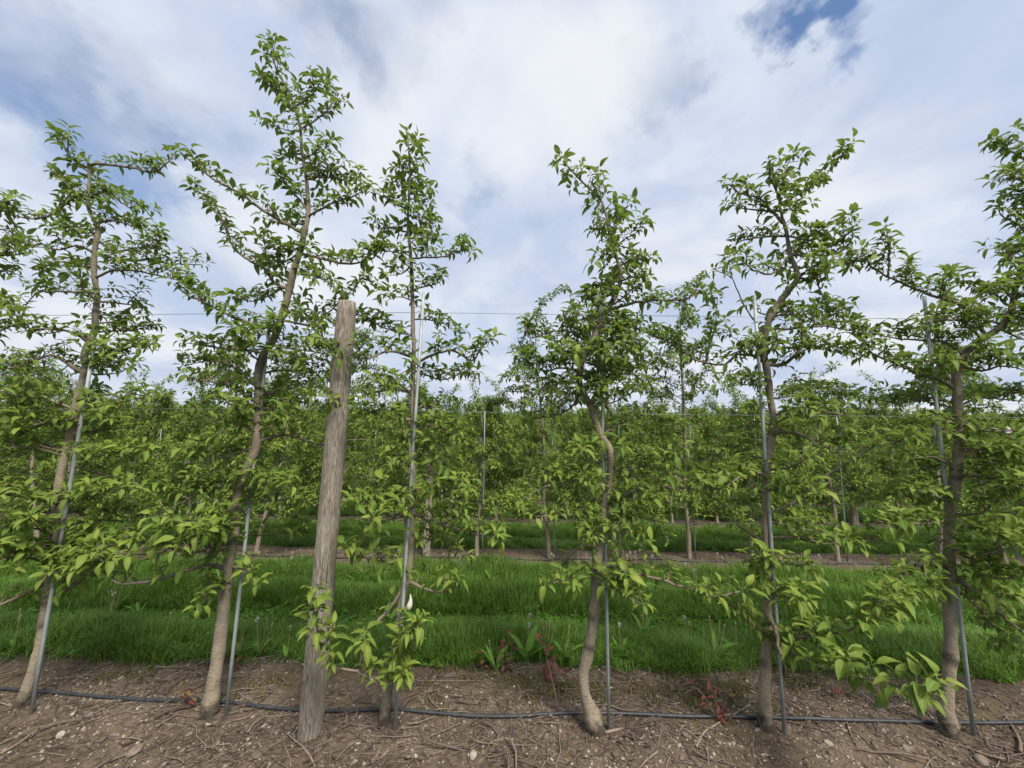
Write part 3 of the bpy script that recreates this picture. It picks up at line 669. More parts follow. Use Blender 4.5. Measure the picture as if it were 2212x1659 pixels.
TREES['T7'] = dict(
 label='apple tree beyond the stout trunk, seen only by leafy branch ends reaching toward it',
 trunk='2480,1600,46 2460,1480,36 2440,1330,34 2425,1180,32 2410,1030,30 2395,880,26 2385,740,22 2375,620,16 2370,500,10 2368,420,5',
 br=[('2385,740 2300,760 2230,780 2170,775', 6, -.1, 1.2), ('2395,880 2300,870 2230,850 2150,845', 6, .1, 1.2), ('2400,950 2300,980 2230,990 2160,975', 6, -.15, 1.2), ('2412,1060 2310,1080 2220,1090 2140,1080', 6, .1, 1.2), ('2420,1150 2300,1160 2220,1170 2150,1150', 6, -.2, 1.2),
 ('2430,1230 2320,1280 2230,1300 2150,1290', 6, -.1, 1.1), ('2435,1300 2320,1340 2230,1360 2170,1340', 6, .1, 1), ('2380,700 2300,690 2220,700', 5, .1, 1.2), ('2400,900 2300,920 2200,910', 5, .2, 1.2), ('2415,1100 2300,1040 2210,1010', 5, .2, 1.2)])

def trunk_from_px(spec, Yb):
    pts = W3(spec)
    P = []; R = []
    for (x, y, w) in pts:
        p = on_row(x, y, Yb)
        st = math.sqrt(1+((x-PW/2)/FPX)**2)
        P.append(p); R.append(w/2/px_per_m(p)/st)
    return np.array(P), np.array(R)
BASES = {}
tree_objs = {}
all_front_leaf_meshes = []
for i, (V, Q, A) in enumerate(T_FINE):
    for j, tn in enumerate((.12, .3, .45, .6, .8, .97)):
        g = Geo(); g.add(V, None, Q, np.concatenate([np.full((len(V), 1), tn), A], 1))
        all_front_leaf_meshes.append((tn, g.mesh('leaf', M['leaf'])))
leaf_by_tint = {}
for tn, me in all_front_leaf_meshes: leaf_by_tint.setdefault(tn, []).append(me)
TINTS = np.array(sorted(leaf_by_tint))
rng = np.random.default_rng(11)
for key, tr in TREES.items():
    x0, y0, _ = W3(tr['trunk'])[0]
    b = on_ground(x0, y0)
    Yb = b[1]
    P, R = trunk_from_px(tr['trunk'], Yb)
    base = np.array([P[0][0], Yb, gz(P[0][0], Yb)])
    BASES[key] = base
    root = empty('apple_tree', base)
    tag(root, tr['label'], 'tree', 'apple trees of the front row')
    # trunk runs a little into the soil, graft bulge and flare at the foot
    P[:, 1] += np.concatenate([[0], rng.normal(0, .008, len(P)-1)])
    P = np.vstack([P[0]+np.array([0, 0, -.07]), P]); R = np.concatenate([[R[0]*1.02], R])
    TP, TR = spline(P, .022, R)
    ph = rng.uniform(0, 6, 4)
    sarc = np.concatenate([[0], np.cumsum(np.linalg.norm(np.diff(TP, axis=0), axis=1))])
    TR = TR*(1+.035*np.sin(sarc*23+ph[0])+.03*np.sin(sarc*51+ph[1]))
    graft = np.exp(-((sarc-.15)/.055)**2)
    TR = TR*(1+.24*graft)
    knots = rng.uniform(.12, .95, 11)*sarc[-1]*.8
    for q in knots:                                        # pruning knots
        TR = TR*(1+.14*np.exp(-((sarc-q)/.012)**2))
    g = Geo(); n0 = g.n
    tube(g, TP, TR, 14, lump=.03, rng=rng)
    dk = np.repeat(np.clip(1.25*np.exp(-((sarc-.10)/.075)**4), 0, 1), 14)
    hgt = np.repeat(np.clip((sarc-1.2)/2.5, 0, .3), 14)
    kn = np.zeros(len(sarc)*14); aa = np.tile(np.arange(14)*2*math.pi/14, len(sarc)); ss = np.repeat(sarc, 14)
    for q in knots:
        kn = np.maximum(kn, 1.1*np.exp(-((ss-q)/.018)**2)*np.clip(.25+.9*np.cos(aa-rng.uniform(0, 6.28)), 0, 1))
    dk = np.concatenate([np.maximum(np.maximum(dk, hgt), np.clip(kn, 0, 1)), [0, 0]])
    g.c[-1][:, 0] = dk
    vv = g.v[-1]; zr = vv[:-2, 2]-base[2]
    amp = .010*np.exp(-(zr/.11)**2)+.0012
    ct = np.repeat(TP, 14, 0); rad_ = vv[:-2]-ct; rad_ /= np.linalg.norm(rad_, axis=1)[:, None]+1e-9
    q_ = vv[:-2]
    lump_ = np.sin(q_[:, 0]*95+ph[2])*np.sin(q_[:, 1]*80+ph[3])*np.sin(q_[:, 2]*70)+.6*np.sin(q_[:, 0]*170)*np.sin(q_[:, 2]*150+ph[0])
    vv[:-2] += rad_*(amp*lump_)[:, None]
    g.obj('trunk', M['bark'], root, base)
    L = Leaves(); bl = []
    for (spec, w, dy, dens) in tr['br']:
        pp = W3(spec)
        n = len(pp)
        B = np.array([on_row(x, y, Yb) for x, y in pp])
        k0 = int(np.argmin(np.linalg.norm(TP-B[0], axis=1)))
        near = np.linalg.norm(TP[k0]-B[0]) < .12
        ts = np.linspace(0, 1, n)
        dd = dy if near else dy
        B = np.array([on_row(x, y, Yb+(dd*ts[i]**.8 if near else dd*(.85+.3*ts[i]))+ (rng.normal(0, .018) if i else 0)) for i, (x, y) in enumerate(pp)])
        w0 = w/2/px_per_m(B[0])
        R0_ = np.interp(ts, [0, .15, 1], [w0*1.12, w0*.95, max(.0016, w0*.32)])
        if near:
            B = np.vstack([TP[k0], B]); R0_ = np.concatenate([[R0_[0]*1.25], R0_])
        BP, BR = spline(B, .03, R0_)
        BP[2:] += rng.normal(0, .0022, BP[2:].shape)
        g = Geo()
        tube(g, BP, BR, 7, lump=.06, rng=rng)
        xm, ym = pp[-1]
        low = ym > 1000
        size = (.060 if dy <= -.38 else .051) if low else .045
        if dens > 0:
            dress_branch(g, L, bl, BP, BR, rng, dens*(1.12 if ym > 680 else 1.0), size, .30 if dens < .5 else .12, .50 if low else .36, twigs=1.0 if ym > 680 else .75)
        g.obj('branch', M['twig'], root, base)
    # spurs and short shoots straight on the leader, and shoots toward and away from the viewer
    sg = Geo()
    s = .85
    while s < sarc[-1]-.02:
        i = int(np.searchsorted(sarc, s)); p = TP[i]; t = nrm(TP[min(i+1, len(TP)-1)]-TP[i-1])
        top = (s-.85)/(sarc[-1]-.85)
        side = rng.normal(0, 1, 3); side[1] *= 1.3; side -= t*(side @ t); side = nrm(side)
        e0 = p+side*TR[i]*.8
        if rng.random() < .42+.5*top:
            ln = rng.uniform(.02, .07)
            ax = nrm(side+UP*.5)
            tube(sg, [e0, e0+ax*ln], [.003, .002], 4, cap=False)
            rosette(L, e0+ax*ln, nrm(side*.8+UP*.6), rng.integers(5, 9), rng.uniform(.042, .06), rng, .36)
        elif top < (.97 if key in ('T0', 'T7') else .75) and rng.random() < (.9 if key in ('T0', 'T7') else .45) and (key != 'T3' or p[2] < 1.9):
            ln = rng.uniform(.18, .42)*(1-.5*top)
            d0 = nrm(np.array([rng.normal(0, 1.2 if key in ('T0', 'T7') else .5), rng.choice([-1, 1, 1])*1.0, .25]))
            q = [p, p+d0*ln*.5+UP*.02, p+d0*ln+UP*rng.uniform(-.08, .1)]
            bp, br_ = spline(q, .03, [.006, .0045, .002])
            tube(sg, bp, br_, 5, cap=False)
            dress_branch(sg, L, bl, bp, br_, rng, 1.0, .052, .3, .4, twigs=.6)
        s += rng.uniform(.03, .065)*(1.2-.68*top)
    rosette(L, TP[-1], nrm(TP[-1]-TP[-3]+UP*.01), 8, .058, rng, .45)
    if sg.n: tag(sg.obj('spur_shoots', M['twig'], root, base), kind='stuff')
    LP, LR, LS, LT = L.arrays()
    if bl:
        bg = Geo(); blossoms_geo(bg, bl, rng); tag(bg.obj('spent_blossoms', M['blossom'], root, base), kind='stuff')
    # the leaves that show largest become single leaves, the rest one mass
    q = LP-CAM; w = q @ FWD
    sx = PW/2+FPX*(q @ CX)/w; sy = PH/2-FPX*(q @ CY)/w
    inside = (sx > -10) & (sx < PW+10) & (sy > -5) & (sy < PH)
    sky_free = 1.0
    score = LS/w*(np.abs(LR[:, 1, 2])*.7+.5)*inside*np.where(LP[:, 1] < Yb-.02, 1.25, 1.0)*np.where(sy < 640, 1.25, 1.0)
    order = np.argsort(-score)
    nbig = 280 if key not in ('T0', 'T7') else 90
    big = order[:nbig]; rest = np.setdiff1d(np.arange(len(LP)), big)
    cg = Geo(); leaves_to_geo(cg, LP[rest], LR[rest], LS[rest], LT[rest], T_MID, rng)
    crown = tag(cg.obj('crown', M['leaf'], root, base), kind='stuff')
    for i in big:
        tn = TINTS[int(np.argmin(np.abs(TINTS-LT[i])))]
        lst = leaf_by_tint[tn]
        o = bpy.data.objects.new('leaf', lst[int(rng.integers(len(lst)))])
        o.parent = crown
        m = np.eye(4); m[:3, :3] = LR[i]*LS[i]; m[:3, 3] = LP[i]-base
        o.matrix_local = Matrix(m.tolist())
        COL.objects.link(o)
    tree_objs[key] = root
    print(key, 'base', base.round(3), 'top', TP[-1].round(2), 'leaves', len(LP))

def blossom(key, px, py, dy, n=3):
    b = BASES[key]; c = on_row(px, py, b[1]+dy)
    for k in range(n):
        p = c+rng.normal(0, .022, 3); ax = nrm(np.array([rng.normal(0, .4), -.5, .7])+rng.normal(0, .3, 3))
        a = nrm(np.cross(ax, [.3, .8, .1])); bb = np.cross(ax, a)
        g = Geo()
        for j in range(5):
            th = j*2*math.pi/5+rng.uniform(-.15, .15); d = math.cos(th)*a+math.sin(th)*bb; sd = np.cross(ax, d)
            r = rng.uniform(.010, .015)
            V = [p, p+d*r*.5+sd*r*.42+ax*r*.25, p+d*r+sd*r*.25+ax*r*.4, p+d*r*1.05-sd*r*.2+ax*r*.38, p+d*r*.5-sd*r*.42+ax*r*.25]
            g.add(V, [(0, 1, 2), (0, 2, 3), (0, 3, 4)], None, np.array([rng.random(), 0, 0]))
        g.obj('blossom', M['petal'], tree_objs[key], b)
for args in (('T6', 2160, 905, -.2, 2), ('T6', 2178, 922, -.2, 3), ('T2', 412, 1000, -.12, 1)): blossom(*args)

# ------------------------------------------------------------------ stakes, post, wires, hose of the front row
def rod(g, a, b, r, seg=10):
    a = np.asarray(a, float); b = np.asarray(b, float)
    t = np.linspace(0, 1, 5)[:, None]
    tube(g, a+(b-a)*t, np.full(5, r), seg)
def make_stake(foot_px, head_px, label, key=None, group='steel stakes of the front row'):
    f = on_ground(*foot_px)
    foot = np.array([f[0], f[1], gz(f[0], f[1])])
    head = on_row(head_px[0], head_px[1], f[1]+.01)
    root = empty('steel_stake', foot); tag(root, label, 'stake', group)
    g = Geo(); rod(g, foot-nrm(head-foot)*.06, head, .0095, 12); g.obj('tube', M['steel'], root, foot)
    for fr in (.47, .93):
        c = foot+(head-foot)*fr
        g = Geo()
        th = np.linspace(0, 2*math.pi, 11)
        ring = np.stack([c[0]+.0125*np.cos(th), c[1]+.0125*np.sin(th), np.full(11, c[2])], -1)
        tube(g, ring, np.full(11, .0016), 5, cap=False)
        tube(g, [ring[3], ring[3]+np.array([0, .03, .002])], [.0016, .0016], 5)
        g.obj('wire_clip', M['wire'], root, foot)
    return root
for (fp, hp, lb) in (((66, 1549), (204, 742), 'grey steel stake in front of the apple tree with the long level arm'),
                     ((487, 1556), (586, 668), 'grey steel stake next to the tallest apple tree by the post'),
                     ((852, 1579), (915, 632), 'grey steel stake next to the slender apple tree past the post'),
                     ((1316, 1588), (1296, 632), 'grey steel stake next to the tree with the crooked elbow'),
                     ((1695, 1587), (1629, 638), 'grey steel stake next to the tree with the slanting bare trunk, its top bare'),
                     ((2103, 1586), (1996, 640), 'grey steel stake next to the stout trunked tree')):
    make_stake(fp, hp, lb)

def make_post(foot, height, rad, lean, root, seedv, stapled=True):
    r_ = np.random.default_rng(seedv)
    n = 46; seg = 28
    t = np.linspace(-.12, 1, n)
    P = np.stack([foot[0]+lean[0]*t, foot[1]+lean[1]*t, foot[2]+height*t], -1)
    ang = np.arange(seg)*2*math.pi/seg
    prof = 1+.02*np.sin(3*ang+r_.uniform(0, 6))+.016*np.sin(5*ang+1)+r_.normal(0, .006, seg)
    V = []
    for i in range(n):
        tt = max(0, t[i])
        rr = rad*(1-.10*tt)*prof*(1+.010*math.sin(9*tt+1)+r_.normal(0, .0025, seg))
        if i == n-1: rr = rr*.90
        V.append(np.stack([P[i][0]+rr*np.cos(ang), P[i][1]+rr*np.sin(ang), np.full(seg, P[i][2])-(.004 if i == n-2 else 0)], -1))
    V = np.concatenate(V); V = np.vstack([V, P[-1]+[0, 0, .003]])
    q = [(i*seg+j, i*seg+(j+1) % seg, (i+1)*seg+(j+1) % seg, (i+1)*seg+j) for i in range(n-1) for j in range(seg)]
    tr = [(n*seg, (n-1)*seg+j, (n-1)*seg+(j+1) % seg) for j in range(seg)]
    g = Geo(); g.add(V, tr, q)
    o = g.obj('shaft', M['post'], root, foot)
    return P
pf = on_ground(670, 1583); pf[2] = gz(pf[0], pf[1])
ptop = on_row(750, 653, pf[1])
proot = empty('wooden_post', pf)
tag(proot, 'thick round weathered wooden trellis post standing in the bare soil', 'post')
make_post(pf, ptop[2]-pf[2], .0615, (ptop[0]-pf[0], 0), proot, 3)
def staple(pos, root, org, dirx=1):
    g = Geo()
    tube(g, [pos+[-.012, .006, .007], pos+[-.012, -.006, .007], pos+[.012, -.006, -.007], pos+[.012, .006, -.007]], [.0016]*4, 5)
    return g.obj('staple', M['wire'], root, org)

def wire(px_pts, Y, r, label, name='trellis_wire', group='trellis wires'):
    P = np.array([on_row(x, y, Y) for x, y in px_pts])
    a, b = P[0], P[-1]
    P = np.vstack([a+(a-P[1])*2.0, P, b+(b-P[-2])*2.0])
    WP, WR = spline(P, .25, np.full(len(P), r))
    o = bpy.data.objects
    g = Geo(); tube(g, WP, WR, 5)
    c = WP[len(WP)//2]
    return tag(g.obj(name, M['wire'], None, (0, 0, 0)), label, 'wire', group)
wy = pf[1]+.066
for sy_ in (676, 882):
    sp_ = on_row(748 if sy_ < 800 else 730, sy_, pf[1]+.058)
    staple(np.array([pf[0]+(ptop[0]-pf[0])*(sp_[2]-pf[2])/(ptop[2]-pf[2]), pf[1]+.058, sp_[2]]), proot, pf)
wire([(130, 681), (690, 676), (960, 676), (1250, 680), (1900, 688), (2200, 692)], wy, .0017, 'upper trellis wire stretched across the front row near the stake tops')
wire([(130, 883), (290, 884), (713, 882), (947, 889), (1450, 895), (1900, 899), (2200, 902)], wy, .0010, 'lower trellis wire stretched across the front row behind the wooden post')

hp = [(-160, 1478), (0, 1490), (80, 1500), (230, 1512), (420, 1525), (560, 1532), (720, 1538), (860, 1541), (1000, 1549), (1120, 1552), (1250, 1552), (1450, 1555), (1650, 1558), (1850, 1561), (2000, 1563), (2212, 1567), (2400, 1570)]
H = []
for x, y in hp:
    p = on_ground(x, y); p[2] = gz(p[0], p[1])+.009; H.append(p)
HP, HR = spline(H, .05, np.full(len(H), .0098))
HP[:, 2] = zg(HP[:, 0], HP[:, 1])+.0105
for _ in range(6): HP[1:-1, 2] = np.maximum((HP[:-2, 2]+HP[1:-1, 2]+HP[2:, 2])/3, zg(HP[1:-1, 0], HP[1:-1, 1])+.007)
g = Geo(); tube(g, HP, HR, 10)
tag(g.obj('drip_hose', M['hose']), 'black drip irrigation hose lying on the soil along the front row', 'hose', 'drip hoses along the tree rows')

# ------------------------------------------------------------------ rows behind
def back_tree(h, rng, nbr, size, dens, temps, leafmat, low=.55, twigs=.8, shoots=2):
    """one orchard tree about its own foot: trunk mesh (with limbs) and crown mesh"""
    n = 9
    z = np.linspace(-.06, h, n)
    wob = np.cumsum(rng.normal(0, .035, (n, 2)), axis=0); wob -= wob[1]
    wob[0] = wob[1]
    lean = rng.normal(0, .06, 2)
    P = np.stack([wob[:, 0]+lean[0]*z, wob[:, 1]*.6+lean[1]*z, z], -1)
    R = np.interp(z/h, [0, .05, .5, .85, 1], [.038, .031, .022, .010, .003])
    TP, TR = spline(P, .05, R)
    g = Geo(); tube(g, TP, TR, 9, lump=.05, rng=rng)
    g.c[-1][:, 0] = 0
    L = Leaves()
    for k in range(nbr):
        f = (k+rng.random())/nbr
        zz_ = low+(h*.93-low)*f
        i = int(np.argmin(np.abs(TP[:, 2]-zz_)))
        az = rng.uniform(0, 2*math.pi)
        d = np.array([math.cos(az)*1.25, math.sin(az)*.8, 0]); d = nrm(d)
        ln = (rng.uniform(.45, .92)*(1-.60*f)+.10)
        q = [TP[i], TP[i]+d*ln*.4+UP*ln*rng.uniform(.02, .28), TP[i]+d*ln*.75+UP*ln*rng.uniform(-.12, .32), TP[i]+d*ln+UP*ln*rng.uniform(-.3, .45)]
        bp, br_ = spline(q, .06, [.010*(1-.5*f), .007*(1-.4*f), .005, .002])
        tube(g, bp, br_, 5, cap=False)
        dress_branch(g, L, None, bp, br_, rng, dens, size, .15, .52, twigs=twigs)
    for k in range(shoots):
        i = rng.integers(int(len(TP)*.6), len(TP)-1)
        ln = rng.uniform(.3, .7)
        p = TP[i]
        q = [p, p+np.array([rng.normal(0, .12), rng.normal(0, .1), ln*.5]), p+np.array([rng.normal(0, .2), rng.normal(0, .15), ln])]
        bp, br_ = spline(q, .06, [.006, .004, .002])
        tube(g, bp, br_, 5, cap=False)
        dress_branch(g, L, None, bp, br_, rng, dens, size, .1, .42, twigs=0)
    s = int(len(TP)*.3)
    for i in range(s, len(TP)):
        sd = rng.normal(0, 1, 3); sd[2] = .4
        rosette(L, TP[i]+nrm(sd)*.02, nrm(sd+UP*.4), 5, size, rng, .4)
    LP, LR, LS, LT = L.arrays()
    cg = Geo(); leaves_to_geo(cg, LP, LR, LS, LT, temps, rng)
    return g.mesh('trunk', M['bark']), cg.mesh('crown', leafmat), len(LP)
rng = np.random.default_rng(77)
NEARV = [back_tree(h, rng, nb, .054, 1.15, T_MID, M['leaf'], low=.45, twigs=1.1) for h, nb in ((2.8, 36), (2.95, 38), (2.6, 36), (3.7, 40), (2.75, 36), (3.1, 38))]
MIDV = [back_tree(h, rng, nb, .064, .95, T_LOW, M['far_leaf'], low=.38, twigs=.9, shoots=5) for h, nb in ((2.3, 34), (2.45, 34), (2.25, 34), (2.6, 35), (2.4, 34))]
FARV = [back_tree(h, rng, nb, .10, .6, T_LOW, M['far_leaf'], twigs=.5, shoots=3) for h, nb in ((2.3, 18), (2.45, 18), (2.6, 18))]
print('leaves per back tree', [v[2] for v in NEARV+MIDV+FARV])
for me in [v[0] for v in NEARV+MIDV+FARV]: me.name = 'trunk'
NTH = 'first second third fourth fifth sixth seventh eighth ninth tenth eleventh twelfth thirteenth fourteenth fifteenth sixteenth seventeenth eighteenth'.split()
ORD = ['second', 'third', 'fourth', 'fifth', 'sixth', 'seventh', 'eighth']
# spots of trunks that the photograph lets one read in the second row (photo x at the foot)
rowseed = np.random.default_rng(4)
stake_me = Geo(); rod(stake_me, (0, 0, -.05), (0, 0, 2.05), .0088, 8); stake_me = stake_me.mesh('steel_stake', M['old_steel'])
def back_post(loc, label, group):
    root = empty('wooden_post', loc); tag(root, label, 'post', group)
    return root
pg = {}
n_back = 0
SECOND_PX = [-330, -140, 60, 250, 418, 560, 700, 876, 1018, 1180, 1338, 1494, 1640, 1820, 2010, 2200, 2390]
for k in range(1, 8):
    Yr = ROW0+ROWD*k
    half = 1.38*Yr+.8
    if k == 1:
        spots = [on_row(x, 1200+.006*x, Yr) for x in SECOND_PX]
        spots = [(s[0], Yr+rowseed.normal(0, .05)) for s in spots]
    else:
        off = rowseed.uniform(0, 1)
        spots = [(x, Yr+rowseed.normal(0, .05)) for x in np.arange(-half+off, half, 1.02)]
    V = NEARV if k <= 1 else MIDV
    grp = 'apple trees of the %s row' % ORD[k-1]
    for j, (x, y) in enumerate(spots):
        x += rowseed.normal(0, .05)
        vt = V[int(rowseed.integers(len(V)))]
        if k == 1 and abs(SECOND_PX[j]-1494) < 2: vt = V[3]
        r = empty('apple_tree', (x, y, gz(x, y)))
        r.rotation_euler[2] = rowseed.choice([0, math.pi])+rowseed.normal(0, .35)
        s = rowseed.uniform(.82, 1.18) if k > 1 else rowseed.uniform(.9, 1.02)
        r.scale = (s, s, s)
        if k <= 2:
            xp = on_row(921, 1206, Yr)[0] if k == 1 else -1.55
            sidex = [q for q in spots if (q[0] < xp) == (x < xp)]
            rank = sorted(abs(q[0]-xp) for q in sidex).index(abs(spots[j][0]-xp)) if (spots[j][0] < xp) == (x < xp) else 0
            lab = 'apple tree of the %s row, %s from its middle post %s the yellowish wood' % (ORD[k-1], NTH[rank], 'toward' if x < xp else 'away from')
        else:
            lab = 'leafy apple tree in the %s orchard row counting from the thick wooden post' % ORD[k-1]
        tag(r, lab, 'tree', grp)
        link(bpy.data.objects.new('trunk', vt[0]), r)
        tag(link(bpy.data.objects.new('crown', vt[1]), r), kind='stuff')
        n_back += 1
        if k <= 4 and rowseed.random() < .9:
            so = bpy.data.objects.new('steel_stake', stake_me)
            so.location = (x+rowseed.uniform(.06, .11), y-rowseed.uniform(.03, .08), gz(x, y))
            so.rotation_euler = (rowseed.normal(0, .012), rowseed.normal(0, .02), 0)
            link(so); tag(so, 'thin grey steel stake among the trees of the %s row' % ORD[k-1], 'stake', 'steel stakes of the %s row' % ORD[k-1])
    # wires and hose
    for hgt, nm in ((1.55, 'lower'), (2.24, 'upper')):
        if k > 3: continue
        g = Geo(); xsr = np.linspace(-half, half, 14)
        tube(g, np.stack([xsr, np.full(14, Yr+.03), np.full(14, hgt+float(lie(Yr)))+.01*np.sin(xsr)], -1), np.full(14, .0017), 4)
        tag(g.obj('trellis_wire', M['wire']), '%s trellis wire running along the %s tree row' % (nm, ORD[k-1]), 'wire', 'trellis wires')
    if k <= 4:
        g = Geo(); xsr = np.arange(-half, half, .12)
        yh = Yr-.13+.03*np.sin(xsr*.7+k)
        tube(g, np.stack([xsr, yh, zg(xsr, yh)+.011], -1), np.full(len(xsr), .0105), 6)
        tag(g.obj('drip_hose', M['hose']), 'black drip hose on the soil along the %s tree row' % ORD[k-1], 'hose', 'drip hoses along the tree rows')
    # posts every nine metres
    if k <= 5:
        x0 = on_row(921, 1206, Yr)[0] if k == 1 else {2: -1.55, 3: -1.2, 4: -1.9, 5: 2.6}[k]
        for m_ in (-2, -1, 0, 1, 2):
            xx = x0+m_*9.1
            if abs(xx) > half: continue
            yy = Yr-.02
            f = np.array([xx, yy, gz(xx, yy)])
            root = empty('wooden_post', f)
            tag(root, 'weathered wooden trellis post standing in the %s tree row' % ORD[k-1], 'post', 'posts of the rows behind')
            if 'me' not in pg:
                make_post(f, 2.2, .056, (.01, 0), root, 8)
                pg['me'] = root.children[0].data
            else:
                link(bpy.data.objects.new('shaft', pg['me']), root)
                root.rotation_euler[2] = rowseed.uniform(0, 6)
print('back trees', n_back)

# ------------------------------------------------------------------ instanced ground cover
def scatter(name, srcs, pts, rots, scs, vis, kind='stuff'):
    """one object: points that carry copies of small clumps"""
    coll = bpy.data.collections.new(name+'_clumps')
    for i, me in enumerate(srcs):
        coll.objects.link(bpy.data.objects.new('%s_clump_%02d' % (name, i), me))
    me = bpy.data.meshes.new(name)
    me.vertices.add(len(pts)); me.vertices.foreach_set('co', np.asarray(pts, np.float32).ravel())
    a = me.attributes.new('rot', 'FLOAT_VECTOR', 'POINT'); a.data.foreach_set('vector', np.asarray(rots, np.float32).ravel())
    a = me.attributes.new('sc', 'FLOAT_VECTOR', 'POINT'); a.data.foreach_set('vector', np.asarray(scs, np.float32).ravel())
    a = me.attributes.new('vi', 'INT', 'POINT'); a.data.foreach_set('value', np.asarray(vis, np.int32))
    o = link(bpy.data.objects.new(name, me))
    ng = bpy.data.node_groups.new(name+'_scatter', 'GeometryNodeTree')
    ng.interface.new_socket('Geometry', in_out='INPUT', socket_type='NodeSocketGeometry')
    ng.interface.new_socket('Geometry', in_out='OUTPUT', socket_type='NodeSocketGeometry')
    gi = ng.nodes.new('NodeGroupInput'); go = ng.nodes.new('NodeGroupOutput')
    ci = ng.nodes.new('GeometryNodeCollectionInfo'); ci.inputs[0].default_value = coll
    ci.inputs['Separate Children'].default_value = True; ci.inputs['Reset Children'].default_value = True
    ip = ng.nodes.new('GeometryNodeInstanceOnPoints')
    ip.inputs['Pick Instance'].default_value = True
    def na(nm, ty):
        n = ng.nodes.new('GeometryNodeInputNamedAttribute'); n.data_type = ty; n.inputs[0].default_value = nm
        return n.outputs[0]
    ng.links.new(gi.outputs[0], ip.inputs['Points']); ng.links.new(ci.outputs[0], ip.inputs['Instance'])
    ng.links.new(na('vi', 'INT'), ip.inputs['Instance Index'])
    ng.links.new(na('rot', 'FLOAT_VECTOR'), ip.inputs['Rotation'])
    ng.links.new(na('sc', 'FLOAT_VECTOR'), ip.inputs['Scale'])
    ng.links.new(ip.outputs[0], go.inputs[0])
    md = o.modifiers.new('scatter', 'NODES'); md.node_group = ng
    return tag(o, kind=kind)
grng = np.random.default_rng(21)
def grass_clump(nbl, rad, hmin, hmax, wid, rng, lean=.5, tint=.4):
    g = Geo()
    for i in range(nbl):
        a = rng.uniform(0, 6.28); r = rad*math.sqrt(rng.random())
        b = np.array([r*math.cos(a), r*math.sin(a), -.012])
        h = rng.uniform(hmin, hmax); az = rng.uniform(0, 6.28)
        d = np.array([math.cos(az), math.sin(az), 0])*h*rng.uniform(.15, 1.0)*lean
        w = wid*rng.uniform(.6, 1.3); sd = np.array([-math.sin(az), math.cos(az), 0])*w*.5
        t = min(1, max(0, tint+rng.normal(0, .2)))
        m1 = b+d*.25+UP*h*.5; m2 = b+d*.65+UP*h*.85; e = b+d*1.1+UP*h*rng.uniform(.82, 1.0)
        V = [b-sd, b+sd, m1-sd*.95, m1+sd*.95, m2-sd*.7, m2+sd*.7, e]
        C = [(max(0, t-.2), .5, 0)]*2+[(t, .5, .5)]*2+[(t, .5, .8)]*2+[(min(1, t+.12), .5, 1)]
        g.add(V, [(4, 5, 6)], [(0, 1, 3, 2), (2, 3, 5, 4)], np.array(C))
    return g
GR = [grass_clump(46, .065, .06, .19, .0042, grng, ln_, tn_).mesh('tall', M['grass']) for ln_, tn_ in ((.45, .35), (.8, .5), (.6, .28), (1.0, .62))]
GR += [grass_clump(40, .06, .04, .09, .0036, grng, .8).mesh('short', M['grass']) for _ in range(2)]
def broad_clump(rng):
    L = Leaves()
    for i in range(14):
        a = rng.uniform(0, 6.28); el = rng.uniform(.2, 1.2)
        d = np.array([math.cos(a)*math.cos(el), math.sin(a)*math.cos(el), math.sin(el)])
        p = np.array([rng.normal(0, .03), rng.normal(0, .03), rng.uniform(0, .05)])
        L.add(p, d, nrm(UP+rng.normal(0, .2, 3)-d*.2), rng.uniform(.03, .055), rng.uniform(.2, .7))
    g = Geo(); leaves_to_geo(g, *L.arrays(), T_LOW, rng); return g
GR += [broad_clump(grng).mesh('broad', M['weed']) for _ in range(2)]
GR += [grass_clump(9, .05, .16, .30, .0034, grng, .7, .75).mesh('stray', M['grass']) for _ in range(2)]
pts = []; scs = []; vis = []
def alley(k, x0, x1, dens):
    y0 = ROW0+ROWD*(k-1)+.58; y1 = ROW0+ROWD*k-.55
    n = int((x1-x0)*(y1-y0)*dens)
    x = grng.uniform(x0, x1, n); y = grng.uniform(y0, y1, n)
    edge = .10*np.sin(x*3.1+k)+.06*np.sin(x*7.7+2*k)+grng.normal(0, .03, n)
    d0 = y-y0-edge-.02; d1 = y1-y-edge
    ok = ((d0 > 0) & (d1 > 0)) | ((d0 > -.16) & (d1 > -.12) & (grng.random(n) < .10))
    c = (y0+y1)/2
    off = np.abs(y-c)
    track = np.exp(-((off-.45)/.19)**2)              # wheel tracks on both sides of the middle
    h = (1.0-.88*track)*(.95+.5*np.exp(-(off/.27)**2))*(.85+.22*np.sin(x*1.9+.5*y)+.1*np.sin(5*x+3*y))
    h *= .72+.42*(.5+.5*np.sin(x*13+4*np.sin(y*9))*np.sin(y*17+3*np.sin(x*7)))
    h *= np.clip(.45+d0*2.2, 0, 1)
    for xx, yy, hh, tk, o in zip(x, y, h, track, ok):
        if not o: continue
        pts.append((xx, yy, gz(xx, yy)))
        u_ = grng.random()
        v_ = int(grng.integers(0, 4)) if tk < .55 else int(grng.integers(4, 6))
        if u_ < .13: v_ = int(grng.integers(6, 8))
        elif u_ < .19 and tk < .4: v_ = int(grng.integers(8, 10))
        s = grng.uniform(.85, 1.2)
        if v_ in (4, 5): hh = max(hh, .4)
        scs.append((s, s, max(.35, hh)*grng.uniform(.8, 1.25))); vis.append(v_)
alley(1, -6.4, 6.4, 430)
alley(2, -9.5, 9.5, 230)
alley(3, -13, 13, 120)
alley(4, -17, 17, 70)
alley(5, -20, 20, 45)
alley(0, -5, 5, 90)
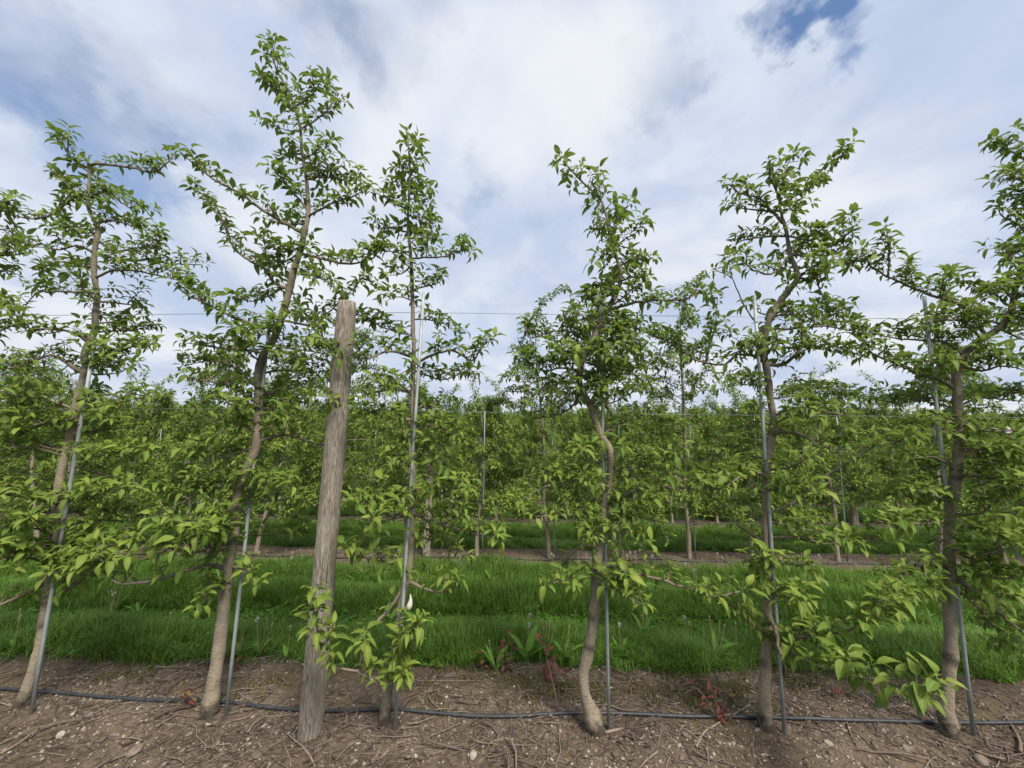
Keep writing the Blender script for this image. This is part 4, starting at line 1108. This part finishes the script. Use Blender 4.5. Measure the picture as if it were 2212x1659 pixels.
pts = np.array(pts); rots = np.zeros_like(pts); rots[:, 2] = grng.uniform(0, 6.28, len(pts)); rots[:, :2] = grng.normal(0, .08, (len(pts), 2))
tag(scatter('grass', GR, pts, rots, scs, vis), 'lush green grass strips between the orchard rows', 'grass')
print('grass clumps', len(pts))

# pebbles and litter
def pebble(rng):
    import bmesh
    bm = bmesh.new(); bmesh.ops.create_icosphere(bm, subdivisions=2, radius=.5)
    s = rng.uniform(.65, 1.25, 3); s[2] = rng.uniform(.42, .68)
    ph = rng.uniform(0, 6, 3)
    for v_ in bm.verts:
        c = v_.co
        k = 1+.10*math.sin(5*c.x+ph[0])+.09*math.sin(6*c.y+ph[1])+.08*math.sin(7*c.z+ph[2])
        v_.co = (c.x*s[0]*k, c.y*s[1]*k, c.z*s[2]*k)
    V = np.array([v_.co[:] for v_ in bm.verts]); F = np.array([[w_.index for w_ in f.verts] for f in bm.faces])
    bm.free()
    g = Geo(); g.add(V, F, None, np.array([rng.random()*.8, 0, 0])); return g.mesh('pebble', M['stone'])
PB = [pebble(grng) for _ in range(10)]
def soil_points(n, rows, rngx):
    out = []
    for k, x0, x1, sh in rows:
        m = int(n*sh)
        x = grng.uniform(x0, x1, m); y = ROW0+ROWD*k+np.clip(grng.normal(-.05, .36, m), -.95, .62)
        out.append(np.stack([x, y, zg(x, y)], -1))
    return np.concatenate(out)
gp = soil_points(24000, ((0, -4.2, 4.2, .72), (1, -7, 7, .28)), None)
sz = np.exp(grng.normal(math.log(.0085), .42, len(gp))); sz = np.clip(sz, .004, .018)
gk = np.sin(gp[:, 0]*3.7+2)*np.sin(gp[:, 1]*5.1+gp[:, 0])+grng.normal(0, .8, len(gp)) > -.35
gp = gp[gk]; sz = sz[gk]
gp[:, 2] += sz*.10
gr_ = np.stack([grng.normal(0, .3, len(gp)), grng.normal(0, .3, len(gp)), grng.uniform(0, 6.28, len(gp))], -1)
tag(scatter('gravel', PB, gp, gr_, np.repeat(sz[:, None], 3, 1), grng.integers(0, 10, len(gp))), 'small gravel strewn over the bare soil strips', 'gravel')
def chip(rng):
    n = 5; ln = 1.0; w = rng.uniform(.09, .22); cu = rng.uniform(-.25, .35); tw = rng.uniform(-.9, .9)
    V = []; Q = []
    for i in range(n):
        t = i/(n-1); ww = w*(.45+.55*math.sin(math.pi*(.12+.76*t)))
        c = np.array([t-.5, .12*math.sin(3*t+cu*9), cu*(t-.5)**2+.03])
        a = tw*(t-.5); s_ = np.array([0, math.cos(a), math.sin(a)])*ww*.5
        V += [c-s_, c+s_]
        if i: Q.append((2*i-2, 2*i-1, 2*i+1, 2*i))
    V = np.array(V)
    V2 = V-[0, 0, .035]
    m = len(V)
    Q2 = [tuple(m+k for k in q[::-1]) for q in Q]
    g = Geo(); g.add(np.vstack([V, V2]), None, Q+Q2+[(0, 2, m+2, m), (1, m+1, m+3, 3)], np.array([rng.random(), 0, 0]))
    return g.mesh('chip', M['litter'])
def twiglet(rng):
    q = [np.array([-.5, 0, .02])]
    for i in range(4): q.append(q[-1]+np.array([.25, rng.normal(0, .05), rng.normal(0, .012)]))
    q = np.array(q); q[:, 2] = np.clip(q[:, 2], .008, .05)
    tp, tr = spline(q, .12, np.array([.016, .014, .012, .010, .006])*rng.uniform(.8, 1.3))
    g = Geo(); tube(g, tp, tr, 5, (rng.random(), 0, 0)); return g.mesh('twiglet', M['dead_twig'])
CH = [chip(grng) for _ in range(10)]+[twiglet(grng) for _ in range(8)]
lp = soil_points(20000, ((0, -4.2, 4.2, .75), (1, -7, 7, .25)), None)
clump_ = np.sin(lp[:, 0]*2.3+1.0)*np.sin(lp[:, 1]*3.1+lp[:, 0]*.7)+grng.normal(0, .55, len(lp))
lp = lp[clump_ > -.45]
li = grng.integers(0, 18, len(lp))
ls = np.where(li < 10, np.exp(grng.normal(math.log(.034), .42, len(lp))), np.exp(grng.normal(math.log(.095), .5, len(lp))))
lp[:, 2] += .002
lr = np.stack([grng.normal(0, .12, len(lp)), grng.normal(0, .14, len(lp)), grng.uniform(0, 6.28, len(lp))], -1)
tag(scatter('litter', CH, lp, lr, np.repeat(ls[:, None], 3, 1), li), 'dry wood chips, leaf scraps and twig bits on the bare soil', 'litter')
def moss_cushion(rng):
    g = Geo()
    for i in range(60):
        a = rng.uniform(0, 6.28); r = .5*math.sqrt(rng.random())
        p = np.array([r*math.cos(a), r*math.sin(a), .10*(1-(r/.5)**2)+.01]); d = nrm(np.array([rng.normal(0, .6), rng.normal(0, .6), 1]))
        s_ = nrm(np.cross(d, rng.normal(0, 1, 3)))*.035
        g.add([p-s_-d*.05, p+s_-d*.05, p+d*rng.uniform(.04, .12)], [(0, 1, 2)], None, np.array([rng.random(), 0, 0]))
    return g.mesh('moss', M['moss'])
MO = [moss_cushion(grng) for _ in range(3)]
mp = []
for (cx, cy, n, sp) in ((1220, 1495, 22, .16), (1460, 1500, 26, .2), (1130, 1470, 14, .15), (1010, 1440, 14, .2), (560, 1480, 10, .2), (1560, 1480, 14, .18), (1650, 1440, 10, .15), (1750, 1470, 10, .2), (300, 1450, 8, .2), (960, 1500, 8, .2)):
    c = on_ground(cx, cy)
    for _ in range(int(n*1.8)): mp.append((c[0]+grng.normal(0, sp), c[1]+grng.normal(0, sp*.4)))
mp = np.array(mp); mz = zg(mp[:, 0], mp[:, 1])
mpp = np.stack([mp[:, 0], mp[:, 1], mz-.002], -1)
mr = np.zeros_like(mpp); mr[:, 2] = grng.uniform(0, 6.28, len(mpp))
tag(scatter('dry_moss', MO, mpp, mr, np.repeat(grng.uniform(.06, .15, len(mpp))[:, None], 3, 1), grng.integers(0, 3, len(mpp))), 'brownish dry moss cushions on the soil near the grass edge', 'moss')

# single pebbles and single fallen twigs
def free_spot():
    while True:
        x = grng.uniform(-3.0, 3.0); y = grng.uniform(2.03, 2.9)
        if all(abs(x-b[0]) > .10 or abs(y-b[1]) > .10 for b in BASES.values()): return x, y
bigst = [(291, 1632, .058), (556, 1634, .052), (883, 1640, .045), (895, 1638, .03), (1022, 1640, .05), (712, 1480, .03), (262, 1460, .028), (1330, 1640, .04), (2120, 1640, .06), (1960, 1625, .035), (470, 1610, .035), (130, 1595, .04), (220, 1606, .035), (1480, 1600, .035), (1790, 1610, .035), (1180, 1600, .03), (980, 1580, .03), (780, 1600, .03)]
for i in range(230):
    if i < len(bigst):
        p = on_ground(bigst[i][0], bigst[i][1]); x, y = p[0], p[1]; s = bigst[i][2]
        lab = ('large pale stone lying on the soil, one of the biggest pebbles', 'larger pale stones on the soil')
    else:
        x, y = free_spot(); s = float(np.clip(np.exp(grng.normal(math.log(.019), .25)), .014, .032))
        lab = ('small tan or whitish pebble lying on the bare soil', 'pebbles on the soil strip')
    o = link(bpy.data.objects.new('pebble', PB[int(grng.integers(10))]))
    o.location = (x, y, gz(x, y)+s*.16); o.scale = (s, s, s)
    o.rotation_euler = (grng.normal(0, .2), grng.normal(0, .2), grng.uniform(0, 6.28))
    tag(o, lab[0], 'stone', lab[1])
def fallen(px, r, label=None, group='fallen twigs on the soil'):
    q = [on_ground(x, y) for x, y in px]
    for p in q: p[2] = gz(p[0], p[1])+r*.8
    tp, tr = spline(q, .03, np.linspace(r, r*.55, len(q)))
    tp[:, 2] = zg(tp[:, 0], tp[:, 1])+tr*.75+.002
    g = Geo(); tube(g, tp, tr, 7, (grng.random(), 0, 0), lump=.08, rng=grng)
    c = tp[len(tp)//2]
    o = g.obj('fallen_twig', M['dead_twig'], None, c); o.location = tuple(c)
    return tag(o, label or 'thin dry twig lying on the bare soil', 'twig', group)
fallen([(85, 1585), (120, 1572), (160, 1563), (178, 1560)], .013, 'short thick pinkish branch piece lying on the soil near the first trunk', 'thick fallen branch pieces')
fallen([(0, 1635), (40, 1612), (82, 1580)], .006, 'long straight pale twig leaning off the short thick branch piece')
fallen([(120, 1468), (190, 1455), (260, 1443), (330, 1440)], .005, 'long curved twig along the grass edge past the first trunk')
fallen([(455, 1595), (470, 1625), (510, 1650)], .005, 'forked grey twig below the tallest tree')
fallen([(1307, 1597), (1330, 1590), (1348, 1583)], .009, 'short pale broken stick at the foot of the stake by the crooked tree', 'thick fallen branch pieces')
fallen([(895, 1468), (960, 1469), (1030, 1467), (1062, 1466)], .004, 'straight reddish twig lying before the grass beside the slender tree')
fallen([(1505, 1628), (1525, 1590), (1570, 1560), (1620, 1525)], .006, 'long pale bent twig leading up to the tree with the slanting trunk')
fallen([(1310, 1440), (1320, 1428), (1345, 1418)], .004, 'small curled pale root beside the stake of the crooked tree')
for i in range(150):
    x, y = free_spot()
    ln = float(np.clip(np.exp(grng.normal(math.log(.17), .4)), .08, .42)); a = grng.uniform(0, math.pi); n = 4
    q = []; c = np.array([x, y])
    for j in range(n):
        q.append([c[0], c[1], 0]); a += grng.normal(0, .25); c = c+np.array([math.cos(a), math.sin(a)])*ln/(n-1)
    q = np.array(q); r = float(grng.uniform(.0018, .0042))
    tp, tr = spline(q, .03, np.linspace(r, r*.6, n)); tp[:, 2] = zg(tp[:, 0], tp[:, 1])+tr*.8+.002
    g = Geo(); tube(g, tp, tr, 5, (grng.random(), 0, 0), lump=.08, rng=grng)
    c0 = tp[len(tp)//2]
    o = g.obj('fallen_twig', M['dead_twig'], None, c0); o.location = tuple(c0)
    tag(o, 'thin dry twig lying on the bare soil', 'twig', 'fallen twigs on the soil')

# ------------------------------------------------------------------ weeds
wr = np.random.default_rng(8)
def lance(length, width, curl, ns=6):
    V, Q, A = leaf_template(curl, .35, width, ns, 3, .1, 1.0, .12)
    return V, Q, A
def dandelion(px, py, nleaf, stalks, lh, label, group='dandelions at the grass edge', world=None):
    p = on_ground(px, py) if world is None else np.array(world, float)
    p[2] = gz(p[0], p[1])-.004
    root = empty('dandelion', p); tag(root, label, 'weed', group)
    for i in range(nleaf):
        V, Q, A = lance(1, wr.uniform(.09, .15), wr.uniform(.1, .5))
        az = i*2.4+wr.uniform(-.3, .3); el = wr.uniform(.75, 1.35)
        d = np.array([math.cos(az)*math.cos(el), math.sin(az)*math.cos(el), math.sin(el)])
        z = nrm(UP-d*d[2]); yv = np.cross(z, d)
        Rm = np.stack([d, yv, z], -1); s = lh*wr.uniform(.7, 1.15)
        g = Geo(); g.add(V @ Rm.T*s, None, Q, np.concatenate([np.full((len(V), 1), wr.uniform(.3, .8)), A], 1))
        g.obj('leaf', M['weed'], root)
    for (dx, hh, head) in stalks:
        e = np.array([dx, wr.uniform(-.04, .04), hh])
        q = [np.array([0, 0, 0]), e*np.array([.5, .5, .5])+[dx*.1, 0, 0], e]
        tp, tr = spline(q, .03, [.0028, .0025, .0022])
        g = Geo(); tube(g, tp, tr, 6, (wr.random(), 0, 0))
        st = g.obj('stalk', M['stalk'], root)
        g = Geo()
        n = 90 if head else 18; rr = .016 if head else .006
        for i in range(n):
            d = nrm(wr.normal(0, 1, 3)+np.array([0, 0, .15])); s_ = nrm(np.cross(d, [.3, .5, .7]))*(.0028 if head else .0022)
            g.add([e, e+d*rr-s_, e+d*rr*1.06+s_], [(0, 1, 2)], None, np.array([wr.random(), 0, 0]))
        g.obj('seed_head', M['seed'], st)
    return root
DN = [(1004, 1432, 3, [], .10), (1071, 1443, 5, [(-.05, .20, 0)], .17), (1135, 1420, 4, [(.03, .29, 1), (.025, .24, 1)], .22), (1180, 1408, 5, [(-.03, .24, 0), (0, .23, 0), (.03, .22, 0), (.06, .2, 0)], .17),
      (1219, 1420, 4, [(.04, .24, 0)], .17), (1302, 1412, 3, [], .15), (1340, 1410, 6, [(0, .24, 1)], .17), (516, 1412, 3, [(0, .28, 0), (.03, .25, 0)], .15), (560, 1410, 4, [(-.04, .25, 1), (.05, .27, 0), (.1, .24, 0)], .16),
      (348, 1395, 3, [(.03, .26, 0)], .14), (30, 1400, 4, [(0, .3, 0), (-.04, .24, 0)], .15), (1482, 1410, 4, [(0, .27, 1), (.03, .24, 0)], .17), (1545, 1412, 4, [(-.02, .28, 0), (.04, .27, 0), (.07, .24, 0)], .17),
      (1590, 1405, 3, [(0, .24, 0)], .14), (2110, 1420, 5, [(-.05, .27, 0), (.03, .25, 0)], .16), (1950, 1410, 3, [(0, .25, 0)], .15), (930, 1420, 3, [], .13), (620, 1415, 3, [(.02, .24, 0)], .13)]
for (x, y, n, st, lh) in DN:
    hd = any(s[2] for s in st)
    lab = ('dandelion with a white seed head standing at the edge of the grass' if hd else
           'dandelion with bare pale stalks at the edge of the grass' if st else 'dandelion leaf rosette without stalks at the edge of the grass')
    dandelion(x, y, n, st, lh, lab, 'seed head dandelions' if hd else 'bare stalked dandelions' if st else 'stalkless dandelions')
for i in range(34):
    x = wr.uniform(-5.2, 5.2); y = ROW0+ROWD-.62+wr.uniform(-.18, .12)
    st = [(wr.uniform(-.06, .06), wr.uniform(.16, .28), int(wr.random() < .3)) for _ in range(wr.integers(1, 4))]
    dandelion(0, 0, 3, st, .12, 'dandelion with pale stalks beside the second soil strip', 'dandelions along the second soil strip', world=(x, y, 0))

for i in range(26):
    x = wr.uniform(-4.6, 4.6); y = ROW0+.62+wr.uniform(.02, 1.9)
    st = [(wr.uniform(-.06, .06), wr.uniform(.18, .32), int(wr.random() < .25)) for _ in range(wr.integers(1, 4))]
    dandelion(0, 0, int(wr.integers(3, 7)), st, .16, 'dandelion with pale stalks standing within the first grass alley', 'dandelions within the first grass alley', world=(x, y, 0))

def red_weed(px, py, stems, label, leafn=10, green=.35, group=None, ls=.038):
    p = on_ground(px, py); p[2] = gz(p[0], p[1])-.003
    root = empty('red_leaved_weed', p); tag(root, label, 'weed', group)
    for (sx, sy, hh, bare) in stems:
        q = [np.zeros(3), np.array([sx*.35+wr.normal(0, .01), sy*.4, hh*.5]), np.array([sx, sy, hh])]
        tp, tr = spline(q, .02, [.0032, .0026, .0014])
        g = Geo(); tube(g, tp, tr, 6, (wr.random(), 0, 0))
        g.obj('stem', M['dead_twig'], root)
        for j in range(leafn):
            f = bare+(1-bare)*(j+.5)/leafn
            pp = tp[min(len(tp)-1, int(f*len(tp)))]
            az = j*2.4; el = wr.uniform(-.2, .9)
            d = np.array([math.cos(az)*math.cos(el), math.sin(az)*math.cos(el), math.sin(el)])
            V, Q, A = T_MID[int(wr.integers(len(T_MID)))]
            z = nrm(UP+wr.normal(0, .3, 3)); z = nrm(z-d*(z @ d)); yv = np.cross(z, d)
            Rm = np.stack([d, yv, z], -1)
            g = Geo(); g.add(V @ Rm.T*ls*wr.uniform(.7, 1.3)+pp, None, Q, np.concatenate([np.full((len(V), 1), .95 if wr.random() < green else wr.uniform(.1, .6)), A], 1))
            g.obj('leaf', M['red_leaf'], root)
red_weed(1091, 1446, [(.0, 0, .24, .1), (.05, .02, .20, .2), (-.03, .01, .15, .1)], 'bushy red and green weed growing at the grass edge by the dandelions', 9, .4, ls=.045)
red_weed(1208, 1546, [(-.11, .06, .42, .72), (-.06, .05, .30, .6)], 'tall thin leaning weed with red leaf tips, rooted behind the hose', 9, .3)
red_weed(1182, 1462, [(.02, 0, .09, .2), (-.03, 0, .07, .2), (.05, .01, .1, .2)], 'low dark red weed patch beside the leaning thin weed', 7, .15)
red_weed(1043, 1446, [(0, 0, .12, .3)], 'single small red weed next to the bushy red weed', 5, .4, ls=.045)
red_weed(1550, 1558, [(.0, 0, .15, .2), (.08, .03, .13, .2), (-.06, .02, .11, .2), (.05, -.05, .06, .1), (-.02, .04, .17, .3)], 'sprawling red and brown weed on the hose before the slanting tree', 8, .35)
red_weed(1800, 1500, [(0, 0, .08, .3), (.05, 0, .06, .2)], 'tiny red weed in the open soil past the slanting tree', 5, .1)
red_weed(1500, 1495, [(0, 0, .06, .2)], 'lone red sprig in dry moss before the slanting tree', 5, .05)
red_weed(395, 1545, [(.0, 0, .12, .3), (-.06, .02, .10, .2), (.06, .02, .11, .3)], 'dull red weed sprawling on the hose before the tallest tree', 7, .4)
red_weed(505, 1440, [(0, 0, .05, .2)], 'tiny red sprig by the grass edge near the tallest tree', 4, .05)

# papery pod hanging on the slender tree
pp = on_row(886, 1283, BASES['T3'][1]-.06)
g = Geo()
zt = np.linspace(0, 1, 12)
P = np.stack([np.full(12, pp[0])+.004*np.sin(zt*5), np.full(12, pp[1]), pp[2]-zt*.088], -1)
tube(g, P, .0165*np.interp(zt, [0, .12, .35, .68, .9, 1], [.08, .25, .55, 1.0, .72, .15]), 12, (.4, 0, 0), lump=.05, rng=wr)
tag(g.obj('papery_pod', M['pod']), 'whitish papery teardrop pod hanging on the slender apple tree', 'pod')

# ------------------------------------------------------------------ orchard beyond and wood edge
fr_ = np.random.default_rng(31)
src = []
for v_ in FARV:
    g = Geo()
    for me in (v_[0], v_[1]):
        pass
    src.append(v_)
pts = []; vis = []; scs = []
for k in range(8, 26):
    Yr = ROW0+ROWD*k; half = 1.38*Yr+2
    for x in np.arange(-half+fr_.random(), half, 1.05):
        yy_ = Yr+fr_.normal(0, .08); pts.append((x, yy_, gz(x, yy_))); vis.append(int(fr_.integers(3))); s = fr_.uniform(.78, 1.35); scs.append((s, s, s))
pts = np.array(pts); rots = np.zeros_like(pts); rots[:, 2] = fr_.uniform(0, 6.28, len(pts))
tag(scatter('far_orchard_foliage', [v_[1] for v_ in FARV], pts, rots, scs, vis), 'mass of apple trees in the farthest orchard rows', 'orchard')
tag(scatter('far_orchard_trunks', [v_[0] for v_ in FARV], pts, rots, scs, vis), 'trunks of the apple trees in the farthest orchard rows', 'orchard')

def wood_tree(h, w, rng, nclump, per):
    g = Geo(); P = np.array([[0, 0, -.2], [rng.normal(0, .2), 0, h*.3], [rng.normal(0, .3), rng.normal(0, .3), h*.8]])
    tp, tr = spline(P, .5, [h*.028, h*.02, h*.006]); tube(g, tp, tr, 8)
    for i in range(9):
        f = rng.uniform(.25, .75); p = P[0]*(1-f)+P[2]*f; a = rng.uniform(0, 6.28)
        e = p+np.array([math.cos(a)*w*.35, math.sin(a)*w*.35, h*rng.uniform(.08, .22)])
        tube(g, [p, (p+e)/2+UP*.15, e], [h*.008, h*.006, h*.002], 5, cap=False)
    L = Leaves()
    for i in range(nclump):
        u_ = rng.uniform(0, 1); a = rng.uniform(0, 6.28)
        zc = h*(.22+.75*u_); rr = w*.5*math.sin(math.pi*min(1, .18+.80*u_))**.7*rng.uniform(.45, 1.0)
        c = np.array([rr*math.cos(a), rr*math.sin(a), zc])
        t = min(1, max(0, rng.normal(.55, .22)))
        for j in range(per):
            d = nrm(rng.normal(0, 1, 3))
            L.add(c+rng.normal(0, 1, 3)*h*.045, d, nrm(UP*.8+rng.normal(0, .5, 3)), h*rng.uniform(.022, .042), min(1, max(0, t+rng.normal(0, .12))))
    cg = Geo(); leaves_to_geo(cg, *L.arrays(), T_LOW, rng)
    return g.mesh('trunk', M['twig']), cg.mesh('crown', M['wood_leaf'])
WT = [wood_tree(h, w, fr_, 95, 34) for h, w in ((10, 8), (9, 8.5), (11, 8))]
for (px_, d_, yt_, lb) in ((-70, 64, 770, 'broad yellowish woodland tree behind the orchard, outermost of the wood edge'), (35, 60, 786, 'rounded yellow-green woodland tree showing behind the first apple tree'),
                          (120, 62, 800, 'yellow-green woodland tree next to the rounded one behind the first apple tree'), (205, 72, 832, 'smaller yellowish woodland tree beyond the first apple tree stake'),
                          (290, 80, 846, 'low yellowish tree at the thinning end of the wood edge'), (2290, 62, 862, 'distant leafy tree beyond the orchard behind the stout trunked tree')):
    tp_ = on_row(px_, yt_, d_); x, y = tp_[0], d_
    r = empty('woodland_tree', (x, y, gz(x, y))); vt = WT[int(fr_.integers(3))]
    h_ = tp_[2]-gz(x, y); s = h_/10.2; r.scale = (s, s, s); r.rotation_euler[2] = fr_.uniform(0, 6)
    tag(r, lb, 'tree', 'trees of the wood edge')
    link(bpy.data.objects.new('trunk', vt[0]), r); tag(link(bpy.data.objects.new('crown', vt[1]), r), kind='stuff')
pts = []; vis = []; scs = []
for x in np.arange(-260, 260, 5.2):
    y = 150+fr_.normal(0, 8)
    pts.append((x+fr_.normal(0, 1.5), y, gz(x, y))); vis.append(int(fr_.integers(3)))
    s = (.62 if -150 < x < 10 else .42)*fr_.uniform(.75, 1.3); scs.append((s*1.2, s*1.2, s))
pts = np.array(pts); rots = np.zeros_like(pts); rots[:, 2] = fr_.uniform(0, 6.28, len(pts))
tag(scatter('distant_treeline', [v_[1] for v_ in WT], pts, rots, scs, vis), 'low distant line of woodland along the horizon', 'woodland')
